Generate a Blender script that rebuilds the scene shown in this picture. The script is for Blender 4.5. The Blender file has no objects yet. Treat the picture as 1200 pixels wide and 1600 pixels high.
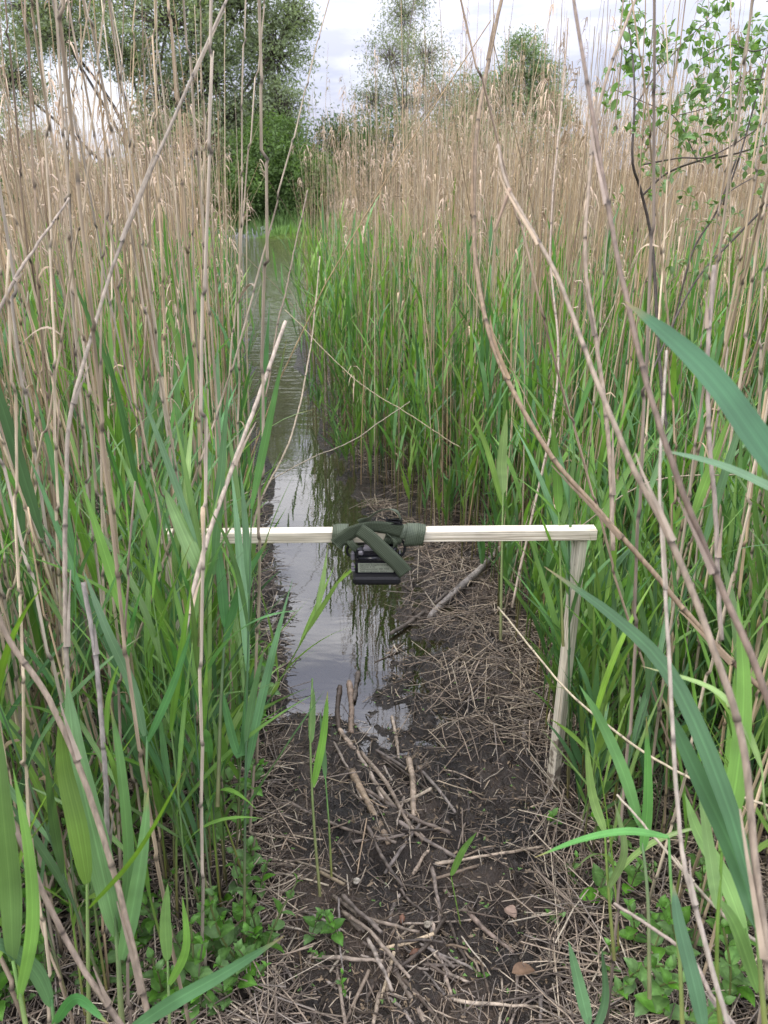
import bpy, math, random
import numpy as np
from mathutils import Vector, Matrix

R = math.radians
S = bpy.context.scene
COL = S.collection
rng = np.random.default_rng(11)
random.seed(11)

# ------------------------------------------------------------------ camera
CAM_Z, PITCH, F = 1.60, R(21.8), 1200.0
cam_d = bpy.data.cameras.new('camera'); cam = bpy.data.objects.new('camera', cam_d); COL.objects.link(cam)
cam.location = (0, 0, CAM_Z); cam.rotation_euler = (math.pi/2 - PITCH, 0, 0)
cam_d.sensor_fit = 'VERTICAL'; cam_d.sensor_height = 36; cam_d.sensor_width = 27
cam_d.lens = 36*F/1600; cam_d.clip_start = 0.02; cam_d.clip_end = 3000
cam_d.dof.use_dof = True; cam_d.dof.focus_distance = 2.0; cam_d.dof.aperture_fstop = 10.0
S.camera = cam
FW = np.array([0, math.cos(PITCH), -math.sin(PITCH)]); UP = np.array([0, math.sin(PITCH), math.cos(PITCH)]); RT = np.array([1., 0, 0])
C0 = np.array([0, 0, CAM_Z])
def ray(px, py): return FW + RT*((px-600)/F) - UP*((py-800)/F)
def P(px, py, d): return C0 + ray(px, py)*d            # a point d metres deep along the viewing axis
def G(px, py, z=0.0):                                   # a point on the level z
    r = ray(px, py); return C0 + r*((z-CAM_Z)/r[2])

# ------------------------------------------------------------------ world, sun, exposure
SUN_EL, SUN_AZ = R(50), R(-100)
W = bpy.data.worlds.new('World'); S.world = W; W.use_nodes = True
nt = W.node_tree; nt.nodes.clear()
def N(nt, t, **k):
    n = nt.nodes.new(t)
    for a, v in k.items():
        if a.startswith('i_'):
            key = a[2:]; n.inputs[int(key) if key.isdigit() else key.replace('_', ' ')].default_value = v
        else: setattr(n, a, v)
    return n
def L(nt, a, b): nt.links.new(a, b)
out = N(nt, 'ShaderNodeOutputWorld'); bg = N(nt, 'ShaderNodeBackground', i_Strength=0.1)
sky = N(nt, 'ShaderNodeTexSky', sky_type='NISHITA', sun_disc=False, sun_elevation=SUN_EL, sun_rotation=-SUN_AZ, air_density=1.0, dust_density=2.0)
tc = N(nt, 'ShaderNodeTexCoord'); sep = N(nt, 'ShaderNodeSeparateXYZ'); L(nt, tc.outputs['Generated'], sep.inputs[0])
mp = N(nt, 'ShaderNodeMapping'); mp.inputs['Scale'].default_value = (1.6, 1.6, 6.5); mp.inputs['Location'].default_value = (3.1, .4, .7); L(nt, tc.outputs['Generated'], mp.inputs[0])
n1 = N(nt, 'ShaderNodeTexNoise', i_Scale=1.7, i_Detail=7.0, i_Roughness=.55, i_Distortion=.3); L(nt, mp.outputs[0], n1.inputs['Vector'])
cr = N(nt, 'ShaderNodeValToRGB'); L(nt, n1.outputs[0], cr.inputs[0])
cr.color_ramp.elements[0].position = .40; cr.color_ramp.elements[0].color = (4.7, 4.9, 6.1, 1)
cr.color_ramp.elements[1].position = .62; cr.color_ramp.elements[1].color = (9.8, 9.7, 10.2, 1)
n2 = N(nt, 'ShaderNodeTexNoise', i_Scale=1.1, i_Detail=5.0); L(nt, mp.outputs[0], n2.inputs['Vector'])
cov = N(nt, 'ShaderNodeMapRange', i_1=.33, i_2=.55, i_3=.55, i_4=1.0); L(nt, n2.outputs[0], cov.inputs[0])
grd = N(nt, 'ShaderNodeMapRange', i_1=0.0, i_2=.75, i_3=.50, i_4=2.4); L(nt, sep.outputs[2], grd.inputs[0])   # overcast: brighter overhead
mul = N(nt, 'ShaderNodeVectorMath', operation='SCALE'); L(nt, cr.outputs[0], mul.inputs[0]); L(nt, grd.outputs[0], mul.inputs['Scale'])
mix = N(nt, 'ShaderNodeMix', data_type='RGBA'); L(nt, cov.outputs[0], mix.inputs[0]); L(nt, sky.outputs[0], mix.inputs[6]); L(nt, mul.outputs[0], mix.inputs[7])
L(nt, mix.outputs[2], bg.inputs[0]); L(nt, bg.outputs[0], out.inputs[0])
sl = bpy.data.lights.new('sun', 'SUN'); sl.energy = 1.4; sl.angle = R(11); sl.color = (1, .96, .9)
so = bpy.data.objects.new('sun', sl); COL.objects.link(so)
sd = Vector((math.sin(SUN_AZ)*math.cos(SUN_EL), math.cos(SUN_AZ)*math.cos(SUN_EL), math.sin(SUN_EL)))
sl.color = (1, .93, .82); so.rotation_euler = sd.to_track_quat('Z', 'Y').to_euler(); so.location = sd*30
S.view_settings.view_transform = 'Standard'; S.view_settings.look = 'None'; S.view_settings.gamma = 1; S.view_settings.use_curve_mapping = False
S.view_settings.exposure = 0.97
try:
    S.cycles.max_bounces = 6; S.cycles.diffuse_bounces = 3; S.cycles.transparent_max_bounces = 12; S.cycles.use_denoising = True
except Exception: pass

# ------------------------------------------------------------------ noise in numpy
def _h(ix, iy, s):
    n = (ix*374761393 + iy*668265263 + s*982451653) & 0xffffffff
    n = ((n ^ (n >> 13))*1274126177) & 0xffffffff
    return ((n ^ (n >> 16)) & 0xffff)/65535.0
def vn(x, y, s=0):
    x = np.asarray(x, float); y = np.asarray(y, float)
    ix = np.floor(x).astype(np.int64); iy = np.floor(y).astype(np.int64); fx = x-ix; fy = y-iy
    fx = fx*fx*(3-2*fx); fy = fy*fy*(3-2*fy)
    a = _h(ix, iy, s); b = _h(ix+1, iy, s); c = _h(ix, iy+1, s); d = _h(ix+1, iy+1, s)
    return (a*(1-fx)+b*fx)*(1-fy)+(c*(1-fx)+d*fx)*fy
def sm(a, b, x):
    t = np.clip((np.asarray(x, float)-a)/(b-a), 0, 1); return t*t*(3-2*t)

# ------------------------------------------------------------------ mesh builder
def nrm(v): return v/np.maximum(np.linalg.norm(v, axis=-1, keepdims=True), 1e-9)
class MB:
    def __init__(s): s.v = []; s.q = []; s.t = []; s.c = []; s.al = []; s.n = 0
    def add(s, v, q=None, t=None, c=(1, 1, 1), al=None):
        v = np.asarray(v, float).reshape(-1, 3); c = np.broadcast_to(np.asarray(c, float), v.shape)
        if q is not None and len(q): s.q.append(np.asarray(q, np.int64).reshape(-1, 4)+s.n)
        if t is not None and len(t): s.t.append(np.asarray(t, np.int64).reshape(-1, 3)+s.n)
        s.v.append(v); s.c.append(c); s.n += len(v); s.al.append(np.full(len(v), .35) if al is None else al)
    def tube(s, p, r, sides=5, c=(1, 1, 1), cap=False):     # p (M,K,3), r (M,K), c broadcastable to (M,K,3)
        p = np.asarray(p, float)
        if p.ndim == 2: p = p[None]
        M, K, _ = p.shape; r = np.broadcast_to(np.asarray(r, float), (M, K))
        T = nrm(np.gradient(p, axis=1)); d = nrm(p[:, -1]-p[:, 0])
        ref = np.where(np.abs(d[:, 1:2]) < .7, np.array([[0, 1., 0]]), np.array([[1., 0, 0]]))[:, None]
        U = nrm(np.cross(T, np.broadcast_to(ref, T.shape))); V = np.cross(T, U)
        a = np.arange(sides)*2*np.pi/sides
        v = p[:, :, None] + r[:, :, None, None]*(U[:, :, None]*np.cos(a)[None, None, :, None]+V[:, :, None]*np.sin(a)[None, None, :, None])
        base = (np.arange(M)*K*sides)[:, None, None]; k = np.arange(K-1)[None, :, None]*sides; j = np.arange(sides)[None, None]; j2 = (j+1) % sides
        q = np.stack([base+k+j, base+k+j2, base+k+sides+j2, base+k+sides+j], -1)
        cc = np.broadcast_to(np.asarray(c, float), (M, K, 3)) if np.ndim(c) != 1 else np.broadcast_to(np.asarray(c, float), (M, K, 3))
        t = None
        if cap:
            jj = np.arange(1, sides-1)
            t = np.concatenate([np.stack([0*jj, jj+1, jj], -1)+b for b in (np.arange(M)*K*sides)] + [np.stack([0*jj, jj, jj+1], -1)+b+(K-1)*sides for b in (np.arange(M)*K*sides)])
        s.add(v, q, t, np.repeat(cc[:, :, None], sides, 2).reshape(-1, 3))
    def ribbon(s, p, w, side, c=(1, 1, 1), fold=0.0):       # p (M,K,3), w half width (M,K), side (M,K,3)
        p = np.asarray(p, float)
        if p.ndim == 2: p = p[None]
        M, K, _ = p.shape; w = np.broadcast_to(np.asarray(w, float), (M, K))[..., None]; side = np.broadcast_to(np.asarray(side, float), p.shape)
        cc = np.broadcast_to(np.asarray(c, float), (M, K, 3))
        if fold:
            nn = nrm(np.cross(np.gradient(p, axis=1), side))
            v = np.stack([p-side*w+nn*w*fold, p, p+side*w+nn*w*fold], 2); n = 3
        else: v = np.stack([p-side*w, p+side*w], 2); n = 2
        base = (np.arange(M)*K*n)[:, None, None]; k = np.arange(K-1)[None, :, None]*n; j = np.arange(n-1)[None, None]
        q = np.stack([base+k+j, base+k+j+1, base+k+n+j+1, base+k+n+j], -1)
        s.add(v, q, None, np.repeat(cc[:, :, None], n, 2).reshape(-1, 3), np.tile(np.linspace(0, 1, n), M*K))
    def box(s, c, size, M=None, col=(1, 1, 1), bev=0.0):
        c = np.asarray(c, float); h = np.asarray(size, float)/2; b = min(bev, h.min()*.9)
        if b <= 0:
            v = np.array([[x, y, z] for x in (-1, 1) for y in (-1, 1) for z in (-1, 1)])*h
            q = [[0, 1, 3, 2], [4, 6, 7, 5], [0, 4, 5, 1], [2, 3, 7, 6], [0, 2, 6, 4], [1, 5, 7, 3]]; t = []
        else:                                               # every corner is three points, one on each face
            v = []; idx = {}
            for x in (-1, 1):
                for y in (-1, 1):
                    for z in (-1, 1):
                        for a in range(3):
                            q_ = np.array([x, y, z])*(h-b); q_[a] = (x, y, z)[a]*h[a]; idx[(x, y, z, a)] = len(v); v.append(q_)
            v = np.array(v); q = []; t = []
            for a in range(3):
                b1, b2 = [(1, 2), (2, 0), (0, 1)][a]
                for sg in (-1, 1):
                    def key(u, w_, ax):
                        k3 = [0, 0, 0]; k3[a] = sg; k3[b1] = u; k3[b2] = w_; return idx[(k3[0], k3[1], k3[2], ax)]
                    f = [key(-1, -1, a), key(1, -1, a), key(1, 1, a), key(-1, 1, a)]; q.append(f if sg > 0 else f[::-1])
                for u in (-1, 1):
                    for w_ in (-1, 1):
                        def kk(m, ax):
                            k3 = [0, 0, 0]; k3[a] = m; k3[b1] = u; k3[b2] = w_; return idx[(k3[0], k3[1], k3[2], ax)]
                        f = [kk(-1, b1), kk(1, b1), kk(1, b2), kk(-1, b2)]; q.append(f if u*w_ > 0 else f[::-1])
            for x in (-1, 1):
                for y in (-1, 1):
                    for z in (-1, 1):
                        f = [idx[(x, y, z, a)] for a in range(3)]; t.append(f if x*y*z > 0 else f[::-1])
        if M is not None: v = v @ np.asarray(M).T
        s.add(v+c, q, t, col)
    def build(s, name, mat, parent=None, smooth=True, link=True):
        me = bpy.data.meshes.new(name)
        v = np.concatenate(s.v) if s.v else np.zeros((0, 3)); q = np.concatenate(s.q) if s.q else np.zeros((0, 4), int); t = np.concatenate(s.t) if s.t else np.zeros((0, 3), int)
        me.vertices.add(len(v)); me.vertices.foreach_set('co', v.astype(np.float32).ravel())
        me.loops.add(q.size+t.size); me.loops.foreach_set('vertex_index', np.concatenate([q.ravel(), t.ravel()]).astype(np.int32))
        me.polygons.add(len(q)+len(t))
        me.polygons.foreach_set('loop_start', np.concatenate([np.arange(len(q))*4, q.size+np.arange(len(t))*3]).astype(np.int32))
        me.update(calc_edges=True)
        a = me.color_attributes.new('tint', 'FLOAT_COLOR', 'POINT'); c = np.concatenate(s.c) if s.c else np.zeros((0, 3))
        a.data.foreach_set('color', np.concatenate([c, np.concatenate(s.al)[:, None]], 1).astype(np.float32).ravel())
        me.polygons.foreach_set('use_smooth', np.full(len(me.polygons), bool(smooth)))
        if mat: me.materials.append(mat)
        o = bpy.data.objects.new(name, me)
        if link: COL.objects.link(o)
        if parent: o.parent = parent
        return o
def tag(o, label=None, cat=None, group=None, kind=None):
    if label: o['label'] = label
    if cat: o['category'] = cat
    if group: o['group'] = group
    if kind: o['kind'] = kind
    return o
def empty(name, loc=(0, 0, 0), rot=(0, 0, 0)):
    o = bpy.data.objects.new(name, None); COL.objects.link(o); o.location = loc; o.rotation_euler = rot; o.empty_display_size = .05; return o
def copy_tree(o, parent=None):
    c = o.copy(); COL.objects.link(c)
    if parent: c.parent = parent
    for ch in list(o.children): copy_tree(ch, c)
    return c
def spline(pts, n):                                         # Catmull-Rom through the points
    p = np.asarray(pts, float); p = np.vstack([2*p[0]-p[1], p, 2*p[-1]-p[-2]]); m = len(p)-3
    t = np.linspace(0, m-1e-6, n); i = t.astype(int); u = (t-i)[:, None]; a, b, c, d = p[i], p[i+1], p[i+2], p[i+3]
    return .5*((2*b)+(-a+c)*u+(2*a-5*b+4*c-d)*u**2+(-a+3*b-3*c+d)*u**3)

# ------------------------------------------------------------------ materials
def mat(name): m = bpy.data.materials.new(name); m.use_nodes = True; m.node_tree.nodes.clear(); return m, m.node_tree
def r3v(t, oi):
    q = N(t, 'ShaderNodeMath', operation='MULTIPLY', i_1=50.0); L(t, oi.outputs['Random'], q.inputs[0]); return q.outputs[0]
def tint_mat(name, rough=.6, jitter=.35, transl=0.0, nscale=(60, 60, 60), namp=.35, bump=0.0, spec=.3, veins=0.0, tcol=(1.15, 1.28, .55, 1)):
    m, t = mat(name); o = N(t, 'ShaderNodeOutputMaterial'); b = N(t, 'ShaderNodeBsdfPrincipled'); b.inputs['Roughness'].default_value = rough; b.inputs['Specular IOR Level'].default_value = spec
    at = N(t, 'ShaderNodeAttribute', attribute_name='tint'); oi = N(t, 'ShaderNodeObjectInfo')
    tc = N(t, 'ShaderNodeTexCoord'); mp = N(t, 'ShaderNodeMapping'); mp.inputs['Scale'].default_value = nscale; L(t, tc.outputs['Object'], mp.inputs[0])
    no = N(t, 'ShaderNodeTexNoise', i_Scale=1.0, i_Detail=4.0); L(t, mp.outputs[0], no.inputs['Vector'])
    r1 = N(t, 'ShaderNodeMapRange', i_1=.25, i_2=.75, i_3=1-namp, i_4=1+namp); L(t, no.outputs[0], r1.inputs[0])
    r2 = N(t, 'ShaderNodeMapRange', i_1=0.0, i_2=1.0, i_3=1-jitter, i_4=1+jitter); L(t, oi.outputs['Random'], r2.inputs[0])
    mm = N(t, 'ShaderNodeMath', operation='MULTIPLY'); L(t, r1.outputs[0], mm.inputs[0]); L(t, r2.outputs[0], mm.inputs[1])
    if veins:                                               # parallel veins and a paler midrib, from the across-the-blade coordinate
        vx = N(t, 'ShaderNodeCombineXYZ'); L(t, at.outputs['Alpha'], vx.inputs[0]); L(t, r3v(t, oi), vx.inputs[1])
        vn_ = N(t, 'ShaderNodeTexNoise', i_Scale=22.0, i_Detail=2.0); L(t, vx.outputs[0], vn_.inputs['Vector']); v1 = N(t, 'ShaderNodeMapRange', i_1=.3, i_2=.7, i_3=1-veins, i_4=1+veins); L(t, vn_.outputs[0], v1.inputs[0])
        ab = N(t, 'ShaderNodeMath', operation='SUBTRACT', i_1=.5); L(t, at.outputs['Alpha'], ab.inputs[0]); a2 = N(t, 'ShaderNodeMath', operation='ABSOLUTE'); L(t, ab.outputs[0], a2.inputs[0]); mr = N(t, 'ShaderNodeMapRange', i_1=0.0, i_2=.07, i_3=1.3, i_4=1.0); L(t, a2.outputs[0], mr.inputs[0])
        m3 = N(t, 'ShaderNodeMath', operation='MULTIPLY'); L(t, v1.outputs[0], m3.inputs[0]); L(t, mr.outputs[0], m3.inputs[1]); m4 = N(t, 'ShaderNodeMath', operation='MULTIPLY'); L(t, mm.outputs[0], m4.inputs[0]); L(t, m3.outputs[0], m4.inputs[1]); mm = m4
    sc = N(t, 'ShaderNodeVectorMath', operation='SCALE'); L(t, at.outputs['Color'], sc.inputs[0]); L(t, mm.outputs[0], sc.inputs['Scale'])
    hs = N(t, 'ShaderNodeHueSaturation'); L(t, sc.outputs[0], hs.inputs['Color'])
    r3 = N(t, 'ShaderNodeMath', operation='MULTIPLY', i_1=37.7); fr = N(t, 'ShaderNodeMath', operation='FRACT'); L(t, oi.outputs['Random'], r3.inputs[0]); L(t, r3.outputs[0], fr.inputs[0])
    r4 = N(t, 'ShaderNodeMapRange', i_1=0.0, i_2=1.0, i_3=.8, i_4=1.15); L(t, fr.outputs[0], r4.inputs[0]); L(t, r4.outputs[0], hs.inputs['Saturation'])
    L(t, hs.outputs[0], b.inputs['Base Color'])
    if bump:
        bp = N(t, 'ShaderNodeBump', i_Strength=bump, i_Distance=.002); L(t, no.outputs[0], bp.inputs['Height']); L(t, bp.outputs[0], b.inputs['Normal'])
    if transl:
        tr = N(t, 'ShaderNodeBsdfTranslucent'); g = N(t, 'ShaderNodeMix', data_type='RGBA', blend_type='MULTIPLY'); g.inputs[0].default_value = 1
        L(t, hs.outputs[0], g.inputs[6]); g.inputs[7].default_value = tcol; L(t, g.outputs[2], tr.inputs[0])
        mx = N(t, 'ShaderNodeMixShader'); mx.inputs[0].default_value = transl; L(t, b.outputs[0], mx.inputs[1]); L(t, tr.outputs[0], mx.inputs[2]); L(t, mx.outputs[0], o.inputs[0])
    else: L(t, b.outputs[0], o.inputs[0])
    return m
M_dry = tint_mat('dry_reed', .55, .3, 0, (180, 180, 9), .42, .4, .3)
M_drymass = tint_mat('dry_reed_mass', .6, 0, 0, (60, 60, 7), .4, 0, .25)
M_dryleaf = tint_mat('dry_leaf', .7, .3, .2, (80, 80, 30), .3, tcol=(1, .95, .85, 1))
M_green = tint_mat('green_leaf', .42, .25, .35, (14, 14, 9), .22, .15, .4, veins=.16)
M_greenmass = tint_mat('green_leaf_mass', .45, 0, .35, (25, 25, 8), .25, 0, .35)
M_gstem = tint_mat('green_stem', .45, .2, 0, (90, 90, 14), .2, .2, .35)
M_mint = tint_mat('mint_leaf', .5, .2, .3, (130, 130, 130), .22, .6, .35)
M_straw = tint_mat('straw', .6, .5, 0, (120, 120, 120), .4, .5, .3)
M_stick = tint_mat('stick', .55, .25, 0, (90, 90, 90), .45, .8, .35)
M_bark = tint_mat('bark', .85, .2, 0, (9, 9, 3), .4, .5)
M_tree = tint_mat('tree_leaf', .6, 0, .4, (.8, .8, .8), .35, 0, .25)
M_bushleaf = tint_mat('shrub_leaf', .45, .2, .35, (50, 50, 50), .15, .2, .35)
M_grass = tint_mat('far_grass', .7, 0, .3, (.6, .6, .6), .3)

def mud_material():
    m, t = mat('wet_mud'); o = N(t, 'ShaderNodeOutputMaterial'); b = N(t, 'ShaderNodeBsdfPrincipled')
    tc = N(t, 'ShaderNodeTexCoord')
    a = N(t, 'ShaderNodeTexNoise', i_Scale=5.0, i_Detail=9.0, i_Roughness=.65); L(t, tc.outputs['Object'], a.inputs['Vector'])
    c = N(t, 'ShaderNodeValToRGB'); L(t, a.outputs[0], c.inputs[0]); e = c.color_ramp.elements
    e[0].position = .36; e[0].color = (.012, .009, .007, 1); e[1].position = .72; e[1].color = (.088, .063, .045, 1)
    e2 = c.color_ramp.elements.new(.5); e2.color = (.032, .023, .017, 1)
    at = N(t, 'ShaderNodeAttribute', attribute_name='tint')
    mx = N(t, 'ShaderNodeMix', data_type='RGBA', blend_type='MULTIPLY'); mx.inputs[0].default_value = 1; L(t, c.outputs[0], mx.inputs[6]); L(t, at.outputs['Color'], mx.inputs[7])
    L(t, mx.outputs[2], b.inputs['Base Color'])
    f = N(t, 'ShaderNodeTexNoise', i_Scale=120.0, i_Detail=6.0, i_Roughness=.7); L(t, tc.outputs['Object'], f.inputs['Vector'])
    g = N(t, 'ShaderNodeTexNoise', i_Scale=28.0, i_Detail=6.0, i_Roughness=.6); L(t, tc.outputs['Object'], g.inputs['Vector'])
    ad = N(t, 'ShaderNodeMath', operation='MULTIPLY_ADD', i_1=.45); L(t, f.outputs[0], ad.inputs[0]); L(t, g.outputs[0], ad.inputs[2])
    bp = N(t, 'ShaderNodeBump', i_Strength=1.0, i_Distance=.016); L(t, ad.outputs[0], bp.inputs['Height']); L(t, bp.outputs[0], b.inputs['Normal'])
    r = N(t, 'ShaderNodeMapRange', i_1=.35, i_2=.65, i_3=.09, i_4=.46); L(t, g.outputs[0], r.inputs[0]); L(t, r.outputs[0], b.inputs['Roughness'])
    b.inputs['Specular IOR Level'].default_value = .55
    L(t, b.outputs[0], o.inputs[0]); return m
def water_material():
    m, t = mat('pond_water'); o = N(t, 'ShaderNodeOutputMaterial')
    geo = N(t, 'ShaderNodeNewGeometry'); sx = N(t, 'ShaderNodeSeparateXYZ'); L(t, geo.outputs['Position'], sx.inputs[0])
    mp = N(t, 'ShaderNodeMapping'); mp.inputs['Scale'].default_value = (1.7, 4.8, 1); L(t, geo.outputs['Position'], mp.inputs[0])
    a = N(t, 'ShaderNodeTexNoise', i_Scale=2.3, i_Detail=2.5, i_Roughness=.5, i_Distortion=.9); L(t, mp.outputs[0], a.inputs['Vector'])
    st = N(t, 'ShaderNodeMapRange', i_1=5.6, i_2=12.0, i_3=.008, i_4=.34); L(t, sx.outputs[1], st.inputs[0])
    bp = N(t, 'ShaderNodeBump', i_Distance=.08); L(t, st.outputs[0], bp.inputs['Strength']); L(t, a.outputs[0], bp.inputs['Height'])
    fr = N(t, 'ShaderNodeFresnel', i_IOR=1.55); L(t, bp.outputs[0], fr.inputs['Normal'])
    fm = N(t, 'ShaderNodeMath', operation='MULTIPLY_ADD', i_1=1.0, i_2=.03); fm.use_clamp = True; L(t, fr.outputs[0], fm.inputs[0])
    gl = N(t, 'ShaderNodeBsdfGlossy', i_Roughness=.015); gl.inputs[0].default_value = (1, 1, 1, 1); L(t, bp.outputs[0], gl.inputs['Normal'])
    tr = N(t, 'ShaderNodeBsdfTransparent'); tr.inputs[0].default_value = (.62, .52, .36, 1)
    df = N(t, 'ShaderNodeBsdfDiffuse'); df.inputs[0].default_value = (.058, .056, .030, 1)
    dm = N(t, 'ShaderNodeMapRange', i_1=2.2, i_2=6.0, i_3=.10, i_4=.97); L(t, sx.outputs[1], dm.inputs[0])     # murk builds up towards the deep water
    m1 = N(t, 'ShaderNodeMixShader'); L(t, dm.outputs[0], m1.inputs[0]); L(t, tr.outputs[0], m1.inputs[1]); L(t, df.outputs[0], m1.inputs[2])
    m2 = N(t, 'ShaderNodeMixShader'); L(t, fm.outputs[0], m2.inputs[0]); L(t, m1.outputs[0], m2.inputs[1]); L(t, gl.outputs[0], m2.inputs[2]); L(t, m2.outputs[0], o.inputs[0]); return m
def wood_material(name, axis, k=1.0, mud=0):
    m, t = mat(name); o = N(t, 'ShaderNodeOutputMaterial'); b = N(t, 'ShaderNodeBsdfPrincipled'); b.inputs['Roughness'].default_value = .6
    tc = N(t, 'ShaderNodeTexCoord'); mp = N(t, 'ShaderNodeMapping'); s = [260, 260, 260]; s[axis] = 5; mp.inputs['Scale'].default_value = s; L(t, tc.outputs['Object'], mp.inputs[0])
    a = N(t, 'ShaderNodeTexNoise', i_Scale=1.0, i_Detail=5.0, i_Roughness=.6); L(t, mp.outputs[0], a.inputs['Vector'])
    c = N(t, 'ShaderNodeValToRGB'); L(t, a.outputs[0], c.inputs[0]); e = c.color_ramp.elements
    e[0].position = .36; e[0].color = (.40*k, .35*k*.98, .26*k*.95, 1); e[1].position = .56; e[1].color = (.86*k, .80*k*.98, .68*k*.94, 1)
    a2 = N(t, 'ShaderNodeTexNoise', i_Scale=9.0, i_Detail=3.0); L(t, tc.outputs['Object'], a2.inputs['Vector'])
    r = N(t, 'ShaderNodeMapRange', i_1=.3, i_2=.7, i_3=.8, i_4=1.05); L(t, a2.outputs[0], r.inputs[0])
    sc = N(t, 'ShaderNodeVectorMath', operation='SCALE'); L(t, c.outputs[0], sc.inputs[0]); L(t, r.outputs[0], sc.inputs['Scale']); last = sc.outputs[0]
    kn = N(t, 'ShaderNodeTexVoronoi', i_Scale=1.0); mk = N(t, 'ShaderNodeMapping'); ks = [26, 26, 26]; ks[axis] = 6.5; mk.inputs['Scale'].default_value = ks; L(t, tc.outputs['Object'], mk.inputs[0]); L(t, mk.outputs[0], kn.inputs['Vector'])
    kr = N(t, 'ShaderNodeMapRange', i_1=.03, i_2=.07, i_3=.4*(mud > 0), i_4=0.0); L(t, kn.outputs['Distance'], kr.inputs[0]); km = N(t, 'ShaderNodeMix', data_type='RGBA'); L(t, kr.outputs[0], km.inputs[0]); L(t, last, km.inputs[6]); km.inputs[7].default_value = (.22, .13, .07, 1); last = km.outputs[2]
    if mud:                                                 # dried mud splashes above the foot
        sz = N(t, 'ShaderNodeSeparateXYZ'); L(t, tc.outputs['Object'], sz.inputs[0]); ms = N(t, 'ShaderNodeTexNoise', i_Scale=38.0, i_Detail=5.0); L(t, tc.outputs['Object'], ms.inputs['Vector'])
        mz = N(t, 'ShaderNodeMapRange', i_1=.27, i_2=.62, i_3=.20, i_4=-.18); L(t, sz.outputs[2], mz.inputs[0]); ma = N(t, 'ShaderNodeMath', operation='ADD'); L(t, mz.outputs[0], ma.inputs[0]); L(t, ms.outputs[0], ma.inputs[1])
        mq = N(t, 'ShaderNodeMapRange', i_1=.58, i_2=.66, i_3=0.0, i_4=.8); L(t, ma.outputs[0], mq.inputs[0]); mm_ = N(t, 'ShaderNodeMix', data_type='RGBA'); L(t, mq.outputs[0], mm_.inputs[0]); L(t, last, mm_.inputs[6]); mm_.inputs[7].default_value = (.10, .075, .052, 1); last = mm_.outputs[2]
    L(t, last, b.inputs['Base Color'])
    bp = N(t, 'ShaderNodeBump', i_Strength=.35, i_Distance=.001); L(t, a.outputs[0], bp.inputs['Height']); L(t, bp.outputs[0], b.inputs['Normal']); L(t, b.outputs[0], o.inputs[0]); return m
def plain(name, col, rough, spec=.5, metal=0, nz=0):
    m, t = mat(name); o = N(t, 'ShaderNodeOutputMaterial'); b = N(t, 'ShaderNodeBsdfPrincipled'); b.inputs['Roughness'].default_value = rough; b.inputs['Metallic'].default_value = metal
    tc = N(t, 'ShaderNodeTexCoord'); a = N(t, 'ShaderNodeTexNoise', i_Scale=70.0, i_Detail=4.0); L(t, tc.outputs['Object'], a.inputs['Vector'])
    c = N(t, 'ShaderNodeMix', data_type='RGBA'); L(t, a.outputs[0], c.inputs[0]); c.inputs[6].default_value = (*[v*.75 for v in col], 1); c.inputs[7].default_value = (*[v*1.25 for v in col], 1)
    L(t, c.outputs[2], b.inputs['Base Color']); b.inputs['Specular IOR Level'].default_value = spec
    bp = N(t, 'ShaderNodeBump', i_Strength=.1+nz, i_Distance=.0008); L(t, a.outputs[0], bp.inputs['Height']); L(t, bp.outputs[0], b.inputs['Normal']); L(t, b.outputs[0], o.inputs[0]); return m
def webbing_material():
    m, t = mat('webbing'); o = N(t, 'ShaderNodeOutputMaterial'); b = N(t, 'ShaderNodeBsdfPrincipled'); b.inputs['Roughness'].default_value = .7; b.inputs['Specular IOR Level'].default_value = .35
    at = N(t, 'ShaderNodeAttribute', attribute_name='tint'); sp = N(t, 'ShaderNodeSeparateColor'); L(t, at.outputs['Color'], sp.inputs[0])   # red: metres along the web, green: across
    w1 = N(t, 'ShaderNodeMath', operation='MULTIPLY', i_1=2*math.pi/.0036); L(t, sp.outputs[0], w1.inputs[0]); s1 = N(t, 'ShaderNodeMath', operation='SINE'); L(t, w1.outputs[0], s1.inputs[0])
    w2 = N(t, 'ShaderNodeMath', operation='MULTIPLY', i_1=2*math.pi/.0042); L(t, sp.outputs[1], w2.inputs[0]); s2 = N(t, 'ShaderNodeMath', operation='SINE'); L(t, w2.outputs[0], s2.inputs[0])
    ad = N(t, 'ShaderNodeMath', operation='ADD'); L(t, s1.outputs[0], ad.inputs[0]); L(t, s2.outputs[0], ad.inputs[1])
    r = N(t, 'ShaderNodeMapRange', i_1=-2.0, i_2=2.0, i_3=0.0, i_4=1.0); L(t, ad.outputs[0], r.inputs[0])
    c = N(t, 'ShaderNodeMix', data_type='RGBA'); L(t, r.outputs[0], c.inputs[0]); c.inputs[6].default_value = (.026, .034, .020, 1); c.inputs[7].default_value = (.115, .142, .095, 1)
    L(t, c.outputs[2], b.inputs['Base Color']); bp = N(t, 'ShaderNodeBump', i_Strength=.6, i_Distance=.0008); L(t, r.outputs[0], bp.inputs['Height']); L(t, bp.outputs[0], b.inputs['Normal']); L(t, b.outputs[0], o.inputs[0]); return m
M_mud = mud_material(); M_water = water_material(); M_web = webbing_material()
M_woodx = wood_material('pine_lengthwise', 0); M_woodz = wood_material('pine_upright', 2, .85, 1)
M_black = plain('black_plastic', (.011, .011, .016), .26, .5); M_rubber = plain('black_rubber', (.012, .012, .014), .6, .3)
M_grey = plain('grey_plastic', (.16, .15, .17), .4); M_label = plain('paper_label', (.30, .32, .245), .5); M_ink = plain('ink', (.01, .01, .01), .6); M_steel = plain('steel', (.6, .6, .6), .3, .5, 1)

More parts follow.
